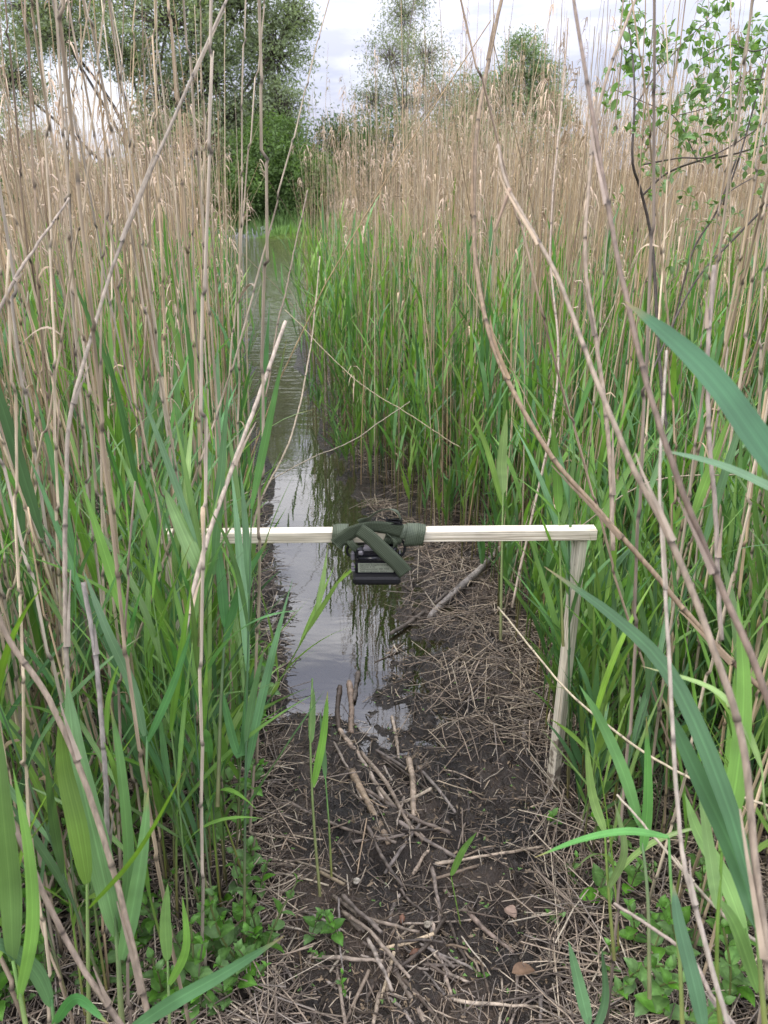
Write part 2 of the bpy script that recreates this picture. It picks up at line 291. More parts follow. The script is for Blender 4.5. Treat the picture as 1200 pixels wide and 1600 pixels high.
# ------------------------------------------------------------------ terrain and water
def edge(tbl):
    w = np.array([G(px, py)[:2] for py, px in tbl]); i = np.argsort(w[:, 1]); return w[i, 1], w[i, 0]
WL = edge([(470, 380), (500, 386), (560, 396), (620, 402), (700, 408), (800, 418), (900, 430), (1000, 428), (1080, 424), (1140, 430)])
WR = edge([(470, 458), (500, 455), (560, 462), (620, 470), (700, 505), (800, 574), (900, 640), (1000, 632), (1080, 606), (1140, 560)])
ML = edge([(470, 380), (560, 392), (620, 396), (700, 398), (800, 404), (900, 420), (1000, 428), (1100, 428), (1200, 424), (1400, 428), (1600, 436)])
MR = edge([(470, 462), (560, 466), (620, 476), (700, 512), (760, 550), (800, 598), (850, 672), (900, 735), (1000, 802), (1100, 845), (1300, 900), (1600, 925)])
def ev(E, y): return np.interp(y, E[0], E[1])
POND_Y = 11.5
def height(x, y):
    x = np.asarray(x, float); y = np.asarray(y, float)
    wob = (vn(x*3, y*3, 5)-.5)*.18 + (vn(x*11, y*11, 6)-.5)*.07
    l = ev(WL, y); r = ev(WR, y)
    d = np.minimum(x-l, r-x)                                # >0 in the channel
    d = np.minimum(d, (y-2.10)*.75) + wob*.45*np.clip((4-y), .2, 1)
    h = np.where(d > 0, -.14*sm(0, .35, d), .034*sm(0, .4, -d)+.008*sm(.3, 1.5, -d))
    h = h + .03*sm(2.3, .9, y)
    near = sm(9, 3, y)*sm(3, 1.5, np.abs(x))
    lump = (vn(x*7, y*7, 1)-.5)*.032 - np.abs(vn(x*15, y*15, 2)-.5)*.040 + np.abs(vn(x*34, y*34, 3)-.5)*.026 + (vn(x*80, y*80, 4)-.5)*.011 + .006
    h = h + lump*near*np.where(d > 0, .4, 1.55)
    h = h + (vn(x*1.1, y*1.1, 9)-.5)*.03
    pond = sm(POND_Y, POND_Y+1.5, y+(vn(x*.4, 0*y, 12)-.5)*2)
    h = h*(1-pond) - .6*pond
    bank = sm(41.5, 44, y+(vn(x*.25, 0*y, 14)-.5)*2.2)
    h = np.where(y > 30, -.6+bank*1.15+sm(60, 300, y)*2.0, h)
    sidebank = sm(45, 60, np.abs(x))
    return np.maximum(h, np.where(y > 12, -.6+1.1*sidebank, h))
def axisv(a, b, step, lo, hi, n):
    c = np.arange(a, b+1e-6, step)
    g1 = a-np.geomspace(step, a-lo, n)[::-1]; g2 = b+np.geomspace(step, hi-b, n); return np.concatenate([g1, c, g2])
def wet(z): return .55+.45*sm(.0, .045, z)
def terrain():
    xs = axisv(-.95, 1.35, .0105, -420, 420, 62); ys = axisv(1.0, 3.5, .0105, -60, 900, 70)
    X, Y = np.meshgrid(xs, ys); Z = height(X, Y); nx = len(xs); ny = len(ys)
    m = MB(); i = np.arange(nx-1)[None]; j = np.arange(ny-1)[:, None]*nx
    k = ((.72+.5*vn(X*2.3, Y*2.3, 20))*np.where(Y < 12, wet(Z), 1))[..., None]
    far = sm(20, 40, Y)[..., None]; c = np.ones(3)*k*(1-far) + np.array([1.6, 3.2, .9])*far
    m.add(np.stack([X, Y, Z], -1), np.stack([j+i, j+i+1, j+i+1+nx, j+i+nx], -1).reshape(-1, 4), None, c.reshape(-1, 3))
    o = m.build('ground', M_mud); tag(o, kind='structure', label='dark wet mud between the reeds')
terrain()
m = MB(); m.add([[-70, .3, 0], [70, .3, 0], [70, 46, 0], [-70, 46, 0]], [[0, 1, 2, 3]]); o = m.build('water', M_water, smooth=False); tag(o, kind='structure', label='still brown pond water reaching in as a narrow channel')

# ------------------------------------------------------------------ reeds
DRY_C = np.array([[.42, .335, .230], [.35, .28, .19], [.49, .41, .30], [.28, .215, .155], [.40, .34, .265], [.41, .31, .20]])
GRN_C = np.array([[.145, .270, .068], [.108, .228, .080], [.180, .300, .070], [.090, .195, .082], [.135, .255, .062]])
def plume(m, base, d, ln, rr, n=16):
    """wispy old seed head hanging from the tip"""
    t = rr.uniform(0, 1, n); st = base[None]+d[None]*ln*t[:, None]
    az = rr.normal(0, .6, n)+rr.uniform(-3, 3); o = np.stack([np.cos(az), np.sin(az), 0*az], -1)
    l2 = ln*rr.uniform(.3, .6, n)*(1.1-t*.5); u = np.linspace(0, 1, 5)[None, :, None]
    p = st[:, None]+o[:, None]*(l2[:, None, None]*u*.5)+np.array([0, 0, 1.])*(l2[:, None, None]*(u*.35-.9*u*u))
    sd = nrm(np.cross(o, [0, 0, 1.]))[:, None]*np.ones((1, 5, 1)); w = .0015*np.array([.6, 1.2, 1.3, 1, .2])
    m.ribbon(p, np.broadcast_to(w, (n, 5)), sd, np.array([.45, .36, .27]))
def dry_protos():
    out = []
    for k in range(12):
        rr = np.random.default_rng(100+k); H = rr.uniform(1.9, 2.7) if k < 8 else rr.uniform(.9, 1.7); r0 = rr.uniform(.0026, .0043); c0 = DRY_C[k % 6]
        az = rr.uniform(0, 6.28); lean = abs(rr.normal(0, .05))+.02
        zs = [0.0]; node = [0]; z = 0
        while z < H-.1:
            z += rr.uniform(.10, .22)
            if z > H: break
            zs += [z-.009, z-.003, z+.003, z+.010]; node += [0, 1, 2, 0]
        zs.append(H); node.append(0); zs = np.array(zs); node = np.array(node); u = zs/H
        bow = lean*H*u**2*np.array([[math.cos(az)], [math.sin(az)]]) + .012*np.sin(u*7+k)[None]*np.array([[math.sin(az)], [math.cos(az)]])
        kink = np.cumsum(rr.normal(0, .0035, (2, len(zs))), 1)*.6
        p = np.stack([bow[0]+kink[0], bow[1]+kink[1], zs], -1)
        r = r0*(1-.62*u**1.3); r = r*np.where(node == 1, 1.22, np.where(node == 2, 1.05, 1))
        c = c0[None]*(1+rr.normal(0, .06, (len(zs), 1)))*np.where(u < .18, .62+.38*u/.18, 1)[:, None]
        c = np.where((node == 1)[:, None], c*.22, np.where((node == 2)[:, None], c*.5, c))
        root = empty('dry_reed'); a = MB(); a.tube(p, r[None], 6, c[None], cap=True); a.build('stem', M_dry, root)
        if k in (0, 3, 5):
            a = MB(); plume(a, p[-2], nrm(p[-1]-p[-2]), .12, rr, 20); a.build('plume', M_dryleaf, root)
        for q in range(rr.integers(0, 2)):
            i = rr.integers(8, len(zs)-5); az2 = rr.uniform(0, 6.28); o = np.array([math.cos(az2), math.sin(az2), 0]); ln = rr.uniform(.06, .15); v = np.linspace(0, 1, 7)[:, None]
            pp = p[i]+o*r[i]+o*ln*.6*v**.8+np.array([0, 0, 1.])*ln*(.5*v-1.1*v*v); sd = nrm(np.cross(o, [0, 0, 1.])+np.array([0, 0, .5]))
            a = MB(); a.ribbon(pp, .0042*np.sin(np.linspace(.5, 3.1, 7))[None], sd, np.array([.40, .31, .21]), .3); a.build('dry_leaf', M_dryleaf, root)
        out.append(root)
    return out
def leafpath(rr, base, az, ln, up, droop, K):
    """blade leaving upward and arching over; returns path and side"""
    a = np.linspace(up, up-droop, K); o = np.array([math.cos(az), math.sin(az), 0])
    st = (ln/(K-1))*(o[None]*np.cos(a)[:, None]+np.array([0, 0, 1.])*np.sin(a)[:, None]); p = base+np.vstack([[0, 0, 0], np.cumsum(st[:-1], 0)])
    tw = np.linspace(0, rr.normal(0, .5), K); s = np.array([-o[1], o[0], 0]); n = np.cross(nrm(st), s)
    return p, s[None]*np.cos(tw)[:, None]+n*np.sin(tw)[:, None]
LEAFW = np.array([.35, .72, .93, 1, .97, .88, .74, .57, .37, .17, .015])
def leafcol(rr, g, K):
    c = np.repeat(np.asarray(g, float)[None], K, 0); u = np.linspace(0, 1, K)[:, None]; c = c*(1.15-.2*u)*(1+rr.normal(0, .05, (K, 1)))
    if rr.uniform() < .4: t = sm(.86, 1.0, u); c = c*(1-t)+np.array([.30, .24, .12])*t          # withered tip
    return c
def green_protos():
    out = []
    for k in range(10):
        rr = np.random.default_rng(200+k); H = rr.uniform(.60, 1.0); r0 = rr.uniform(.0022, .0036); g = GRN_C[k % 5]; az = rr.uniform(0, 6.28); lean = abs(rr.normal(0, .08))
        u = np.linspace(0, 1, 14); p = np.stack([lean*H*u**2*math.cos(az), lean*H*u**2*math.sin(az), H*u], -1)
        stemc = np.array([.20, .17, .07])*(1-sm(.0, .45, u))[:, None]+g*.85*sm(.0, .45, u)[:, None]
        root = empty('green_reed'); a = MB(); a.tube(p, (r0*(1-.6*u))[None], 6, stemc[None]); a.build('stem', M_gstem, root)
        nl = rr.integers(5, 8); a0 = rr.uniform(0, 6.28)
        for q in range(nl):
            t = .40+.6*q/(nl-1); i = min(13, int(t*13)); b = p[i]; azl = a0+(q % 2)*math.pi+rr.normal(0, .45); top = q >= nl-2
            ln = rr.uniform(.24, .46)*(.85 if top else 1); up = R(rr.uniform(66, 84) if top else rr.uniform(54, 80)); dr = R(abs(rr.normal(15, 30)) if top else abs(rr.normal(16, 22)))
            pp, sd = leafpath(rr, b, azl, ln, up, dr, 11); w = rr.uniform(.0045, .0095)
            a = MB(); a.ribbon(pp, (w*LEAFW)[None], sd[None], leafcol(rr, g*rr.uniform(.85, 1.25), 11)[None], .22); a.build('leaf', M_green, root)
        out.append(root)
    return out

def density(x, y, green):
    """stalks per square metre at a place on the ground"""
    l = ev(ML, y); r = ev(MR, y); far = sm(POND_Y+.3, POND_Y-.9, y+(vn(x*1.3, 0*y, 31)-.5)*1.6)
    cl = .2+1.6*vn(x*2.8, y*2.8, 33+green)
    l = l-.03-.05*sm(1.5, 1.9, y)+.06*sm(2.6, 3.4, y); r = r-.06*sm(1.5, 1.8, y)*sm(3.6, 3.0, y)
    left = (x < l); right = (x > r)
    base = np.where(left, sm(0, .10, l-x)*.55+.45, 0) + np.where(right, np.where(y < 3.2, .5+.55*sm(.05, .4, x-r), .75+.25*sm(0, .2, x-r)), 0)
    edge_ = np.where(left, l-x, x-r); base = base*np.where(y > 4.8, (.6+.4*sm(0, .5, edge_)) if green else (.12+.88*sm(0, .95, edge_)), 1)
    if green: d = base*np.where(y < 3, np.where(left, 74, 84)*np.where(y < 1.75, 1.45, 1), np.where(left, 72, 104))*np.where(y > 6.5, .45, 1)
    else: d = base*np.where(y < 3, np.where(left, 200, 78), 122)*np.where(y > 5, 1.5, 1)
    d = d*cl*far
    return np.where((y < 1.25) & left & (x > -.62), d*.45, d)
def candidates(green, mx):
    A = (-7.5, 8.0, .95, POND_Y+1); n = int((A[1]-A[0])*(A[3]-A[2])*mx)
    rr = np.random.default_rng(7+green); x = rr.uniform(A[0], A[1], n); y = rr.uniform(A[2], A[3], n)
    keep = (np.abs(x) < .56*y+.75) & (rr.uniform(0, mx, n) < density(x, y, green)); return x[keep], y[keep]
def mass_dry(x, y):
    rr = np.random.default_rng(41); n = len(x); z = height(x, y)-.02; z = np.maximum(z, -.12)
    H = rr.normal(1.93, .32, n)-.16*(x < 0)+.34*sm(4, 10, y)-.35*(vn(x*1.2, y*1.2, 50)-.3)-.3*(vn(x*2.9, y*2.9, 51)-.5); H = H+np.where(rr.uniform(0, 1, n) < .09, rr.uniform(.15, .6, n), 0); broken = rr.uniform(0, 1, n) < .14; H = np.where(broken, H*rr.uniform(.3, .8, n), H)
    az = rr.uniform(0, 6.283, n); ln = np.abs(rr.normal(0, .055, n))+.01; wild = rr.uniform(0, 1, n) < .07; ln = np.where(wild, rr.uniform(.15, .5, n), ln)
    K = 7; u = np.linspace(0, 1, K)[None]; b = rr.uniform(1, 2.2, n)[:, None]
    p = np.stack([x[:, None]+ln[:, None]*H[:, None]*u**b*np.cos(az)[:, None], y[:, None]+ln[:, None]*H[:, None]*u**b*np.sin(az)[:, None], z[:, None]+H[:, None]*u*np.cos(ln*.8)[:, None]], -1)
    r = (rr.uniform(.0021, .0036, n)*(1+.12*sm(5, 10, y))*np.where((x < 0) & (y < 4), 1.15, 1))[:, None]*(1-.6*u)
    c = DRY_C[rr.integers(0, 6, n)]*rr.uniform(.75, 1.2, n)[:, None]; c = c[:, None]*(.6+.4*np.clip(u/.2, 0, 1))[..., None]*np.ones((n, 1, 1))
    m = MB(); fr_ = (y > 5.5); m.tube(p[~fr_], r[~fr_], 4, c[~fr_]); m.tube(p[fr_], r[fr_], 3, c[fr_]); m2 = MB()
    pl = np.where((rr.uniform(0, 1, n) < .30) & ~broken)[0]; k = 7
    for off in range(k):                                    # seed-head wisps, all heads at once
        q = len(pl); t = rr.uniform(-.12, .02, q); a = az[pl]+rr.normal(0, .7, q); o = np.stack([np.cos(a), np.sin(a), 0*a], -1); l2 = rr.uniform(.05, .11, q)
        v = np.linspace(0, 1, 4)[None, :, None]; st = p[pl, -1]+np.array([0, 0, 1.])*t[:, None]
        pp = st[:, None]+o[:, None]*l2[:, None, None]*v*.6+np.array([0, 0, 1.])*l2[:, None, None]*(.4*v-1.0*v*v)
        m2.ribbon(pp, np.broadcast_to(np.array([.0015, .0028, .0028, .0006]), (q, 4)), np.stack([-np.sin(a), np.cos(a), 0*a+.4], -1)[:, None]*np.ones((1, 4, 1)), np.array([.44, .35, .27])*rr.uniform(.8, 1.2, (q, 1, 1)))
    dl = np.where(rr.uniform(0, 1, n) < .35)[0]; q = len(dl); i = rr.integers(1, 6, q); a = rr.uniform(0, 6.28, q); o = np.stack([np.cos(a), np.sin(a), 0*a], -1); l2 = rr.uniform(.05, .16, q)
    v = np.linspace(0, 1, 4)[None, :, None]; pp = p[dl, i][:, None]+o[:, None]*l2[:, None, None]*v*.45+np.array([0, 0, 1.])*l2[:, None, None]*(.5*v-.9*v*v)
    m2.ribbon(pp, np.broadcast_to(np.array([.003, .0042, .0034, .0006]), (q, 4)), np.stack([-np.sin(a), np.cos(a), 0*a+.4], -1)[:, None]*np.ones((1, 4, 1)), np.array([.38, .30, .21])*rr.uniform(.8, 1.2, (q, 1, 1)))
    root = tag(empty('dry_reed_bed'), 'mass of dry beige reed stalks filling both banks behind the nearest ones', 'reed bed', kind='stuff')
    tag(m.build('stems', M_drymass, root), kind='stuff'); tag(m2.build('leaf_scraps', M_dryleaf, root), kind='stuff')
def mass_green(x, y, hs=1.0, seed=43, name='green_reed_bed', lab='mass of fresh green reed shoots behind the nearest ones along both banks'):
    rr = np.random.default_rng(seed); n = len(x); z = np.maximum(height(x, y)-.02, -.12); H = rr.normal(.96, .15, n)+.12*sm(3, 6, y); H = np.clip(H, .4, 1.5)*hs*(1 if hs == 1 else rr.uniform(.5, 1.4, n))
    az = rr.uniform(0, 6.283, n); ln = np.abs(rr.normal(0, .09, n)); K = 5; u = np.linspace(0, 1, K)[None]
    p = np.stack([x[:, None]+ln[:, None]*H[:, None]*u**2*np.cos(az)[:, None], y[:, None]+ln[:, None]*H[:, None]*u**2*np.sin(az)[:, None], z[:, None]+H[:, None]*u], -1)
    g = GRN_C[rr.integers(0, 5, n)]*rr.uniform(.8, 1.2, n)[:, None]; s = sm(.05, .5, u)[..., None]
    m = MB(); m.tube(p, rr.uniform(.002, .0032, n)[:, None]*(1-.5*u), 4, np.array([.20, .16, .075])*(1-s)+g[:, None]*.9*s)
    m2 = MB(); a0 = rr.uniform(0, 6.28, n)
    for q in range(6):
        t = .42+.57*q/5; i = min(3, int(t*4)); f = t*4-i; b = p[:, i]*(1-f)+p[:, i+1]*f; a = a0+(q % 2)*np.pi+rr.normal(0, .5, n); top = q >= 4
        l2 = rr.uniform(.20, .40, n)*(.85 if top else 1)*hs**.6; up = np.radians(rr.uniform(66, 85, n) if top else rr.uniform(56, 80, n)); dr = np.radians(np.abs(rr.normal(8 if top else 14, 22, n)))
        KK = 6; th = up[:, None]-dr[:, None]*np.linspace(0, 1, KK)[None]; o = np.stack([np.cos(a), np.sin(a), 0*a], -1)
        st = (l2/(KK-1))[:, None, None]*(o[:, None]*np.cos(th)[..., None]+np.array([0, 0, 1.])*np.sin(th)[..., None]); pp = b[:, None]+np.concatenate([np.zeros((n, 1, 3)), np.cumsum(st[:, :-1], 1)], 1)
        sd = np.stack([-np.sin(a), np.cos(a), 0*a], -1)[:, None]*np.ones((1, KK, 1)); w = rr.uniform(.0055, .0105, n)[:, None]*np.array([.4, .9, 1, .85, .5, .03])[None]
        m2.ribbon(pp, w, nrm(sd+rr.normal(0, .25, (n, 1, 3))), (g*rr.uniform(.85, 1.2, (n, 1)))[:, None]*np.ones((1, KK, 1)))
    root = tag(empty(name), lab, 'reed bed', kind='stuff')
    tag(m.build('stems', M_greenmass, root), kind='stuff'); tag(m2.build('blades', M_greenmass, root), kind='stuff')

LOOK = ['pale beige', 'light brown', 'straw pale', 'dark brown', 'greyish', 'reddish tan']
def dry_label(k, wild, b, sd):
    w = LOOK[k % 6]+(' short broken' if k >= 8 else ' tall')+' reed stalk'+(' with a wispy seed head' if k in (0, 3, 5) else '')+(', leaning' if wild else '')
    return w+[[' on the leafy near left bank', ' behind the bare beam end', ' at the left water edge'], [' in front of the post', ' in the litter behind the post', ' at the front of the right stand']][sd][b]
GLOOK = ['mid green', 'deep green', 'yellow green', 'dark bluish green', 'fresh green']
def green_label(k, wild, b, sd):
    w = GLOOK[k % 5]+(' reed shoot' if k < 5 else ' slim reed shoot')+(' bent sideways' if wild else ' standing upright')
    return w+[[' on the leafy near left bank', ' around the bare beam end', ' at the left water edge'], [' in front of the post', ' in the litter behind the post', ' at the front of the right stand']][sd][b]
def where_words(x, y):
    if x < ev(ML, y): side = 0
    else: side = 1
    return side, 0 if y < 1.9 else (1 if y < 2.8 else 2)
GRP = [['on the near left bank', 'around the left end of the beam', 'along the left edge of the channel'], ['in front of the post', 'in the straw litter behind the post', 'at the front of the right stand']]
def place(protos, x, y, green, n_ind, name):
    order = np.argsort(np.hypot(x, y)); ind, rest = order[:n_ind], order[n_ind:]; used = set(); rr = np.random.default_rng(77+green)
    for i in ind:
        k = int(rr.integers(0, len(protos)))
        if not green and y[i] < 2.6 and x[i] > 0 and k >= 8: k = k-6
        o = protos[k] if k not in used else copy_tree(protos[k]); used.add(k)
        s = rr.uniform(.9, 1.1); o.location = (x[i], y[i], float(height(x[i], y[i]))-.015); o.scale = (s, s, s*rr.uniform(.92, 1.08))
        tl = .05 if not green else .07; wild = rr.uniform() < (.04 if not green else .06)
        o.rotation_euler = (rr.normal(0, tl*(5 if wild else 1)), rr.normal(0, tl*(5 if wild else 1)), rr.uniform(0, 6.28))
        sd, b = where_words(x[i], y[i]); tag(o, (green_label if green else dry_label)(k, wild, b, sd), 'reed', ('green reeds ' if green else 'dry reeds ')+GRP[sd][b])
    for k, p in enumerate(protos):
        if k not in used:
            for c in list(p.children): bpy.data.objects.remove(c)
            bpy.data.objects.remove(p)
    return rest
NI_DRY, NI_GRN = 275, 280
x, y = candidates(0, 460); rest = place(dry_protos(), x, y, 0, NI_DRY, 'dry_reed'); mass_dry(x[rest], y[rest]); n_dry = len(x)
x, y = candidates(1, 240); rest = place(green_protos(), x, y, 1, NI_GRN, 'green_reed'); mass_green(x[rest], y[rest]); n_grn = len(x)

_r = np.random.default_rng(21); n_ = 1700; y_ = 1.5+4.8*_r.uniform(0, 1, n_)**1.2; x_ = _r.uniform(ev(MR, y_)-.02, np.minimum(ev(MR, y_)+1.9, .55*y_+.5)); k_ = _r.uniform(0, 1, n_) < .2+.9*vn(x_*4, y_*4, 61); x_, y_ = x_[k_], y_[k_]
_y = 1.3+3.5*_r.uniform(0, 1, 260); _x = ev(ML, _y)-.06-.5*_r.uniform(0, 1, 260)
mass_green(np.r_[x_, _x], np.r_[y_, _y], .42, 44, 'young_shoots', 'short young green shoots between the reed stems on both banks')

# ------------------------------------------------------------------ the stalks one can name, each at its own distance
def stalk(pts, w0, w1, label, col=(.33, .26, .19), group=None, knots=True, spur=None, name='dry_reed', seed=0):
    """pts: (px, py, depth) along the stalk from its lower end up; w in pixels of diameter there"""
    rr = np.random.default_rng(900+seed); q = spline([P(*a) for a in pts], 60); q = q+(np.cumsum(rr.normal(0, .00028, (60, 3)), 0)-np.linspace(0, 1, 60)[:, None]*0)*pts[0][2]
    D = np.linspace(pts[0][2], pts[-1][2], 60); r = np.linspace(w0, w1, 60)/2*D/F*.70; c = np.array(col)[None]*(1+rr.normal(0, .05, (60, 1)))
    L_ = np.cumsum(np.r_[0, np.linalg.norm(np.diff(q, axis=0), axis=1)]); z = rr.uniform(.05, .15)
    if knots:
        qs = [q[0]]; rs = [r[0]]; cs = [c[0]]; i = 1
        ts = list(L_[1:]); ex = []
        while z < L_[-1]-.03: ex += [z-.006, z, z+.006]; z += rr.uniform(.11, .2)
        T = np.sort(np.array(list(L_)+ex)); Q = np.stack([np.interp(T, L_, q[:, k]) for k in range(3)], -1); Rr = np.interp(T, L_, r); Cc = np.stack([np.interp(T, L_, c[:, k]) for k in range(3)], -1)
        for e in ex[1::3]:
            j = np.argmin(abs(T-e)); Rr[j] *= 1.22; Cc[j] *= .25
        q, r, c = Q, Rr, Cc
    c = c*.82; root = tag(empty(name, tuple(q[0])), label, 'reed', group)
    m = MB(); m.tube(q-q[0][None]*0-np.array(q[0])[None], r[None], 8, c[None], cap=True); m.build('stem', M_dry, root)
    if knots and w0 >= 8:                                    # old leaf sheaths peeling at some joints
        for e in ex[1::6]:
            j = int(np.argmin(abs(T-e))); j2 = min(j+9, len(q)-1)
            if j2-j < 5: continue
            pp = spline(q[j:j2:2], 8)-q[0]; v_ = nrm(C0-q[j]); t_ = nrm(q[j2]-q[j]); s_ = nrm(np.cross(t_, v_)); off = (s_*rr.choice([-1, 1])*.6+v_)*(r[j]*1.1+np.linspace(0, 1, 8)[:, None]**2*r[j]*rr.uniform(.8, 3))
            m = MB(); m.ribbon(pp+off, np.linspace(r[j]*.8, r[j]*.15, 8)[None], s_[None, None], np.array(col)*rr.uniform(.9, 1.3), .3); m.build('sheath', M_dryleaf, root)
    if spur:
        s = spline([P(*a) for a in spur], 12)-q[0]; m = MB(); m.tube(s, np.linspace(.0022, .0008, 12)[None]*spur[0][2]/.7, 6, np.array([[.28, .2, .14]])[None]*np.ones((1, 12, 1)), cap=True); m.build('side_shoot', M_dry, root)
    return root
stalk([(1215, 1620, .62), (1180, 1350, .62), (1158, 1150, .62), (1110, 1000, .62), (1050, 850, .63), (985, 720, .64), (930, 590, .66), (870, 430, .70), (797, 295, .74), (778, 225, .76)], 19, 6, 'thick blurred pale reed stalk crossing the whole right side with a short forked tip', (.36, .29, .22), spur=[(797, 295, .74), (786, 325, .74), (772, 362, .74)], seed=1)
stalk([(1230, 1180, .58), (1180, 1040, .58), (1120, 900, .6), (1060, 750, .6), (1010, 600, .62), (965, 400, .66), (930, 200, .7), (893, -20, .75)], 17, 8, 'blurred brown stalk leaning from the top edge down past the stubby beam end', (.25, .19, .15), seed=2)
stalk([(1230, 1110, 1.15), (1140, 1030, 1.15), (1070, 955, 1.15), (1020, 895, 1.16), (930, 795, 1.18), (850, 700, 1.2), (775, 560, 1.25), (745, 440, 1.3), (738, 340, 1.32), (742, 210, 1.35), (765, 80, 1.4), (785, -10, 1.42)], 12, 8, 'long dark curved stalk sweeping from the top edge over the beam end', (.22, .165, .11), seed=3)
stalk([(958, 860, 1.35), (952, 700, 1.35), (930, 520, 1.35), (915, 380, 1.35), (935, 180, 1.35), (970, 60, 1.35), (998, -10, 1.35)], 11, 6, 'grey brown stalk bowed outward and rising behind the end of the beam', (.30, .24, .18), seed=4)
stalk([(1128, 1000, .95), (1118, 800, .95), (1110, 600, .95), (1121, 412, .95)], 11, 10, 'grey upright broken stalk with a blunt top beside the leafy shrub', (.27, .22, .18), seed=5)
stalk([(1150, 1640, .72), (1095, 1450, .72), (1060, 1300, .72), (1041, 1000, .73), (1030, 760, .74), (1040, 545, .76)], 12, 6, 'slim pale blurred stalk hanging nearly upright in front of the post', (.42, .37, .31), seed=6)
stalk([(108, 1130, 1.2), (103, 960, 1.2), (104, 800, 1.2), (112, 650, 1.2), (135, 550, 1.22), (185, 385, 1.25), (290, 140, 1.3), (360, -15, 1.35)], 12, 6, 'long grey stalk leaning diagonally across the dense left stand to the top edge', (.33, .28, .22), seed=7)
stalk([(278, 1040, 1.35), (305, 900, 1.38), (340, 785, 1.4), (398, 632, 1.45), (445, 500, 1.5)], 12, 8, 'pale broken stalk leaning over the beam toward the channel with a snapped top', (.44, .36, .28), seed=8)
stalk([(-20, 530, 1.1), (20, 440, 1.1), (55, 385, 1.12), (107, 308, 1.15)], 9, 5, 'short grey curved stalk end leaning in at the left picture edge', (.38, .32, .26), seed=9)
stalk([(390, 900, 2.3), (398, 800, 2.3), (455, 680, 2.4), (480, 560, 2.5), (497, 400, 2.6)], 5, 3, 'thin dry stem standing alone in the channel behind the beam', (.34, .27, .18), seed=10)
stalk([(415, 620, 2.2), (435, 500, 2.25), (452, 430, 2.3), (480, 300, 2.4)], 4, 3, 'thin brown stem leaning over the water at the mouth of the channel', (.26, .2, .14), seed=11)
stalk([(215, 1640, 1.05), (110, 1480, 1.03), (20, 1290, 1.0), (-20, 1180, 1.0)], 13, 11, 'thick brown stalk slanting across the lower left corner', (.27, .21, .16), seed=12)
stalk([(250, 1660, 1.1), (170, 1330, 1.08), (90, 1110, 1.05), (20, 1000, 1.03), (-20, 900, 1.0)], 14, 12, 'thick tan stalk leaning through the near left blades above the lower corner', (.33, .26, .19), seed=13)
stalk([(165, 1420, 1.15), (165, 1230, 1.15), (150, 1060, 1.15), (128, 908, 1.15)], 12, 11, 'grey broken stalk with a pale snapped tip among the near left blades', (.30, .27, .24), seed=14)
stalk([(1230, 1500, 1.0), (1140, 1440, 1.02), (1040, 1330, 1.05), (960, 1235, 1.1)], 9, 5, 'pale straw stalk slanting down past the long arching blade at right', (.45, .38, .28), seed=15)
stalk([(1220, 1690, .9), (1120, 1570, .92), (1070, 1490, .95), (958, 1415, 1.0)], 12, 7, 'grey kinked stalk lying above the leafy herb in the lower right corner', (.26, .22, .19), seed=16)
stalk([(1230, 1270, 1.1), (1050, 1200, 1.2), (900, 1090, 1.4), (780, 950, 1.75)], 6, 4, 'thin pale stalk lying slanted across the front of the post', (.42, .36, .25), seed=17)
stalk([(1180, 740, 1.9), (1010, 760, 2.0), (880, 850, 2.1)], 4, 3, 'thin straw crossing just behind the stubby beam end', (.42, .36, .25), seed=18)
stalk([(345, 790, 2.6), (480, 720, 2.8), (560, 680, 3.0), (640, 625, 3.2)], 2.6, 2, 'thin pale stem lying slanted over the dark channel water', (.46, .40, .30), seed=19)
stalk([(720, 700, 3.0), (640, 650, 3.0), (560, 600, 3.05), (440, 485, 3.2)], 2.6, 1.8, 'thin straight stem slanting down across the front of the right stand', (.40, .34, .22), seed=20)
stalk([(800, 950, 2.3), (870, 600, 2.4), (860, 380, 2.5), (880, 120, 2.6), (885, 30, 2.6)], 6, 3, 'slim tall reed stalk standing above the beam end with a nodding tip', (.33, .26, .2), seed=21)
def blade(root, pts, w, col, side=None, origin=None):
    q = spline([P(*a) for a in pts], 16); d = pts[len(pts)//2][2]; T = nrm(np.gradient(q, axis=0)); v = nrm(q-C0)
    s0 = nrm(np.cross(T, v)); nn = np.cross(T, s0); a = side or 0; s = s0*math.cos(a)+nn*math.sin(a)
    ww = np.interp(np.linspace(0, 1, 16), [0, .08, .3, .55, .8, .95, 1], [.35, .75, 1, .92, .55, .16, .02])*w/2*d/F
    rr = np.random.default_rng(int(abs(pts[0][0])+pts[0][1])); ww = ww*(1+.04*np.sin(np.linspace(0, 9, 16))); m = MB(); m.ribbon(q-origin, ww[None], s[None], leafcol(rr, np.array(col)*1.1, 16)[None], .18); return m.build('leaf', M_green, root)
def shoot(stem, blades, label, w=9, seed=0, g=None):
    blades = [(p_, w_*.86, a_) for p_, w_, a_ in blades]
    rr = np.random.default_rng(700+seed); q = spline([P(*a) for a in stem], 24); D = stem[0][2]; root = tag(empty('green_reed', tuple(q[0])), label, 'reed')
    u = np.linspace(0, 1, 24)[:, None]; g = GRN_C[seed % 5] if g is None else np.array(g)
    m = MB(); m.tube(q-q[0], np.linspace(w, w*.5, 24)[None]/2*D/F, 8, (np.array([.14, .14, .05])*(1-u)+g*u)[None]); m.build('stem', M_gstem, root)
    for pts, bw, a in blades: blade(root, pts, bw, g*rr.uniform(.85, 1.15), a, q[0])
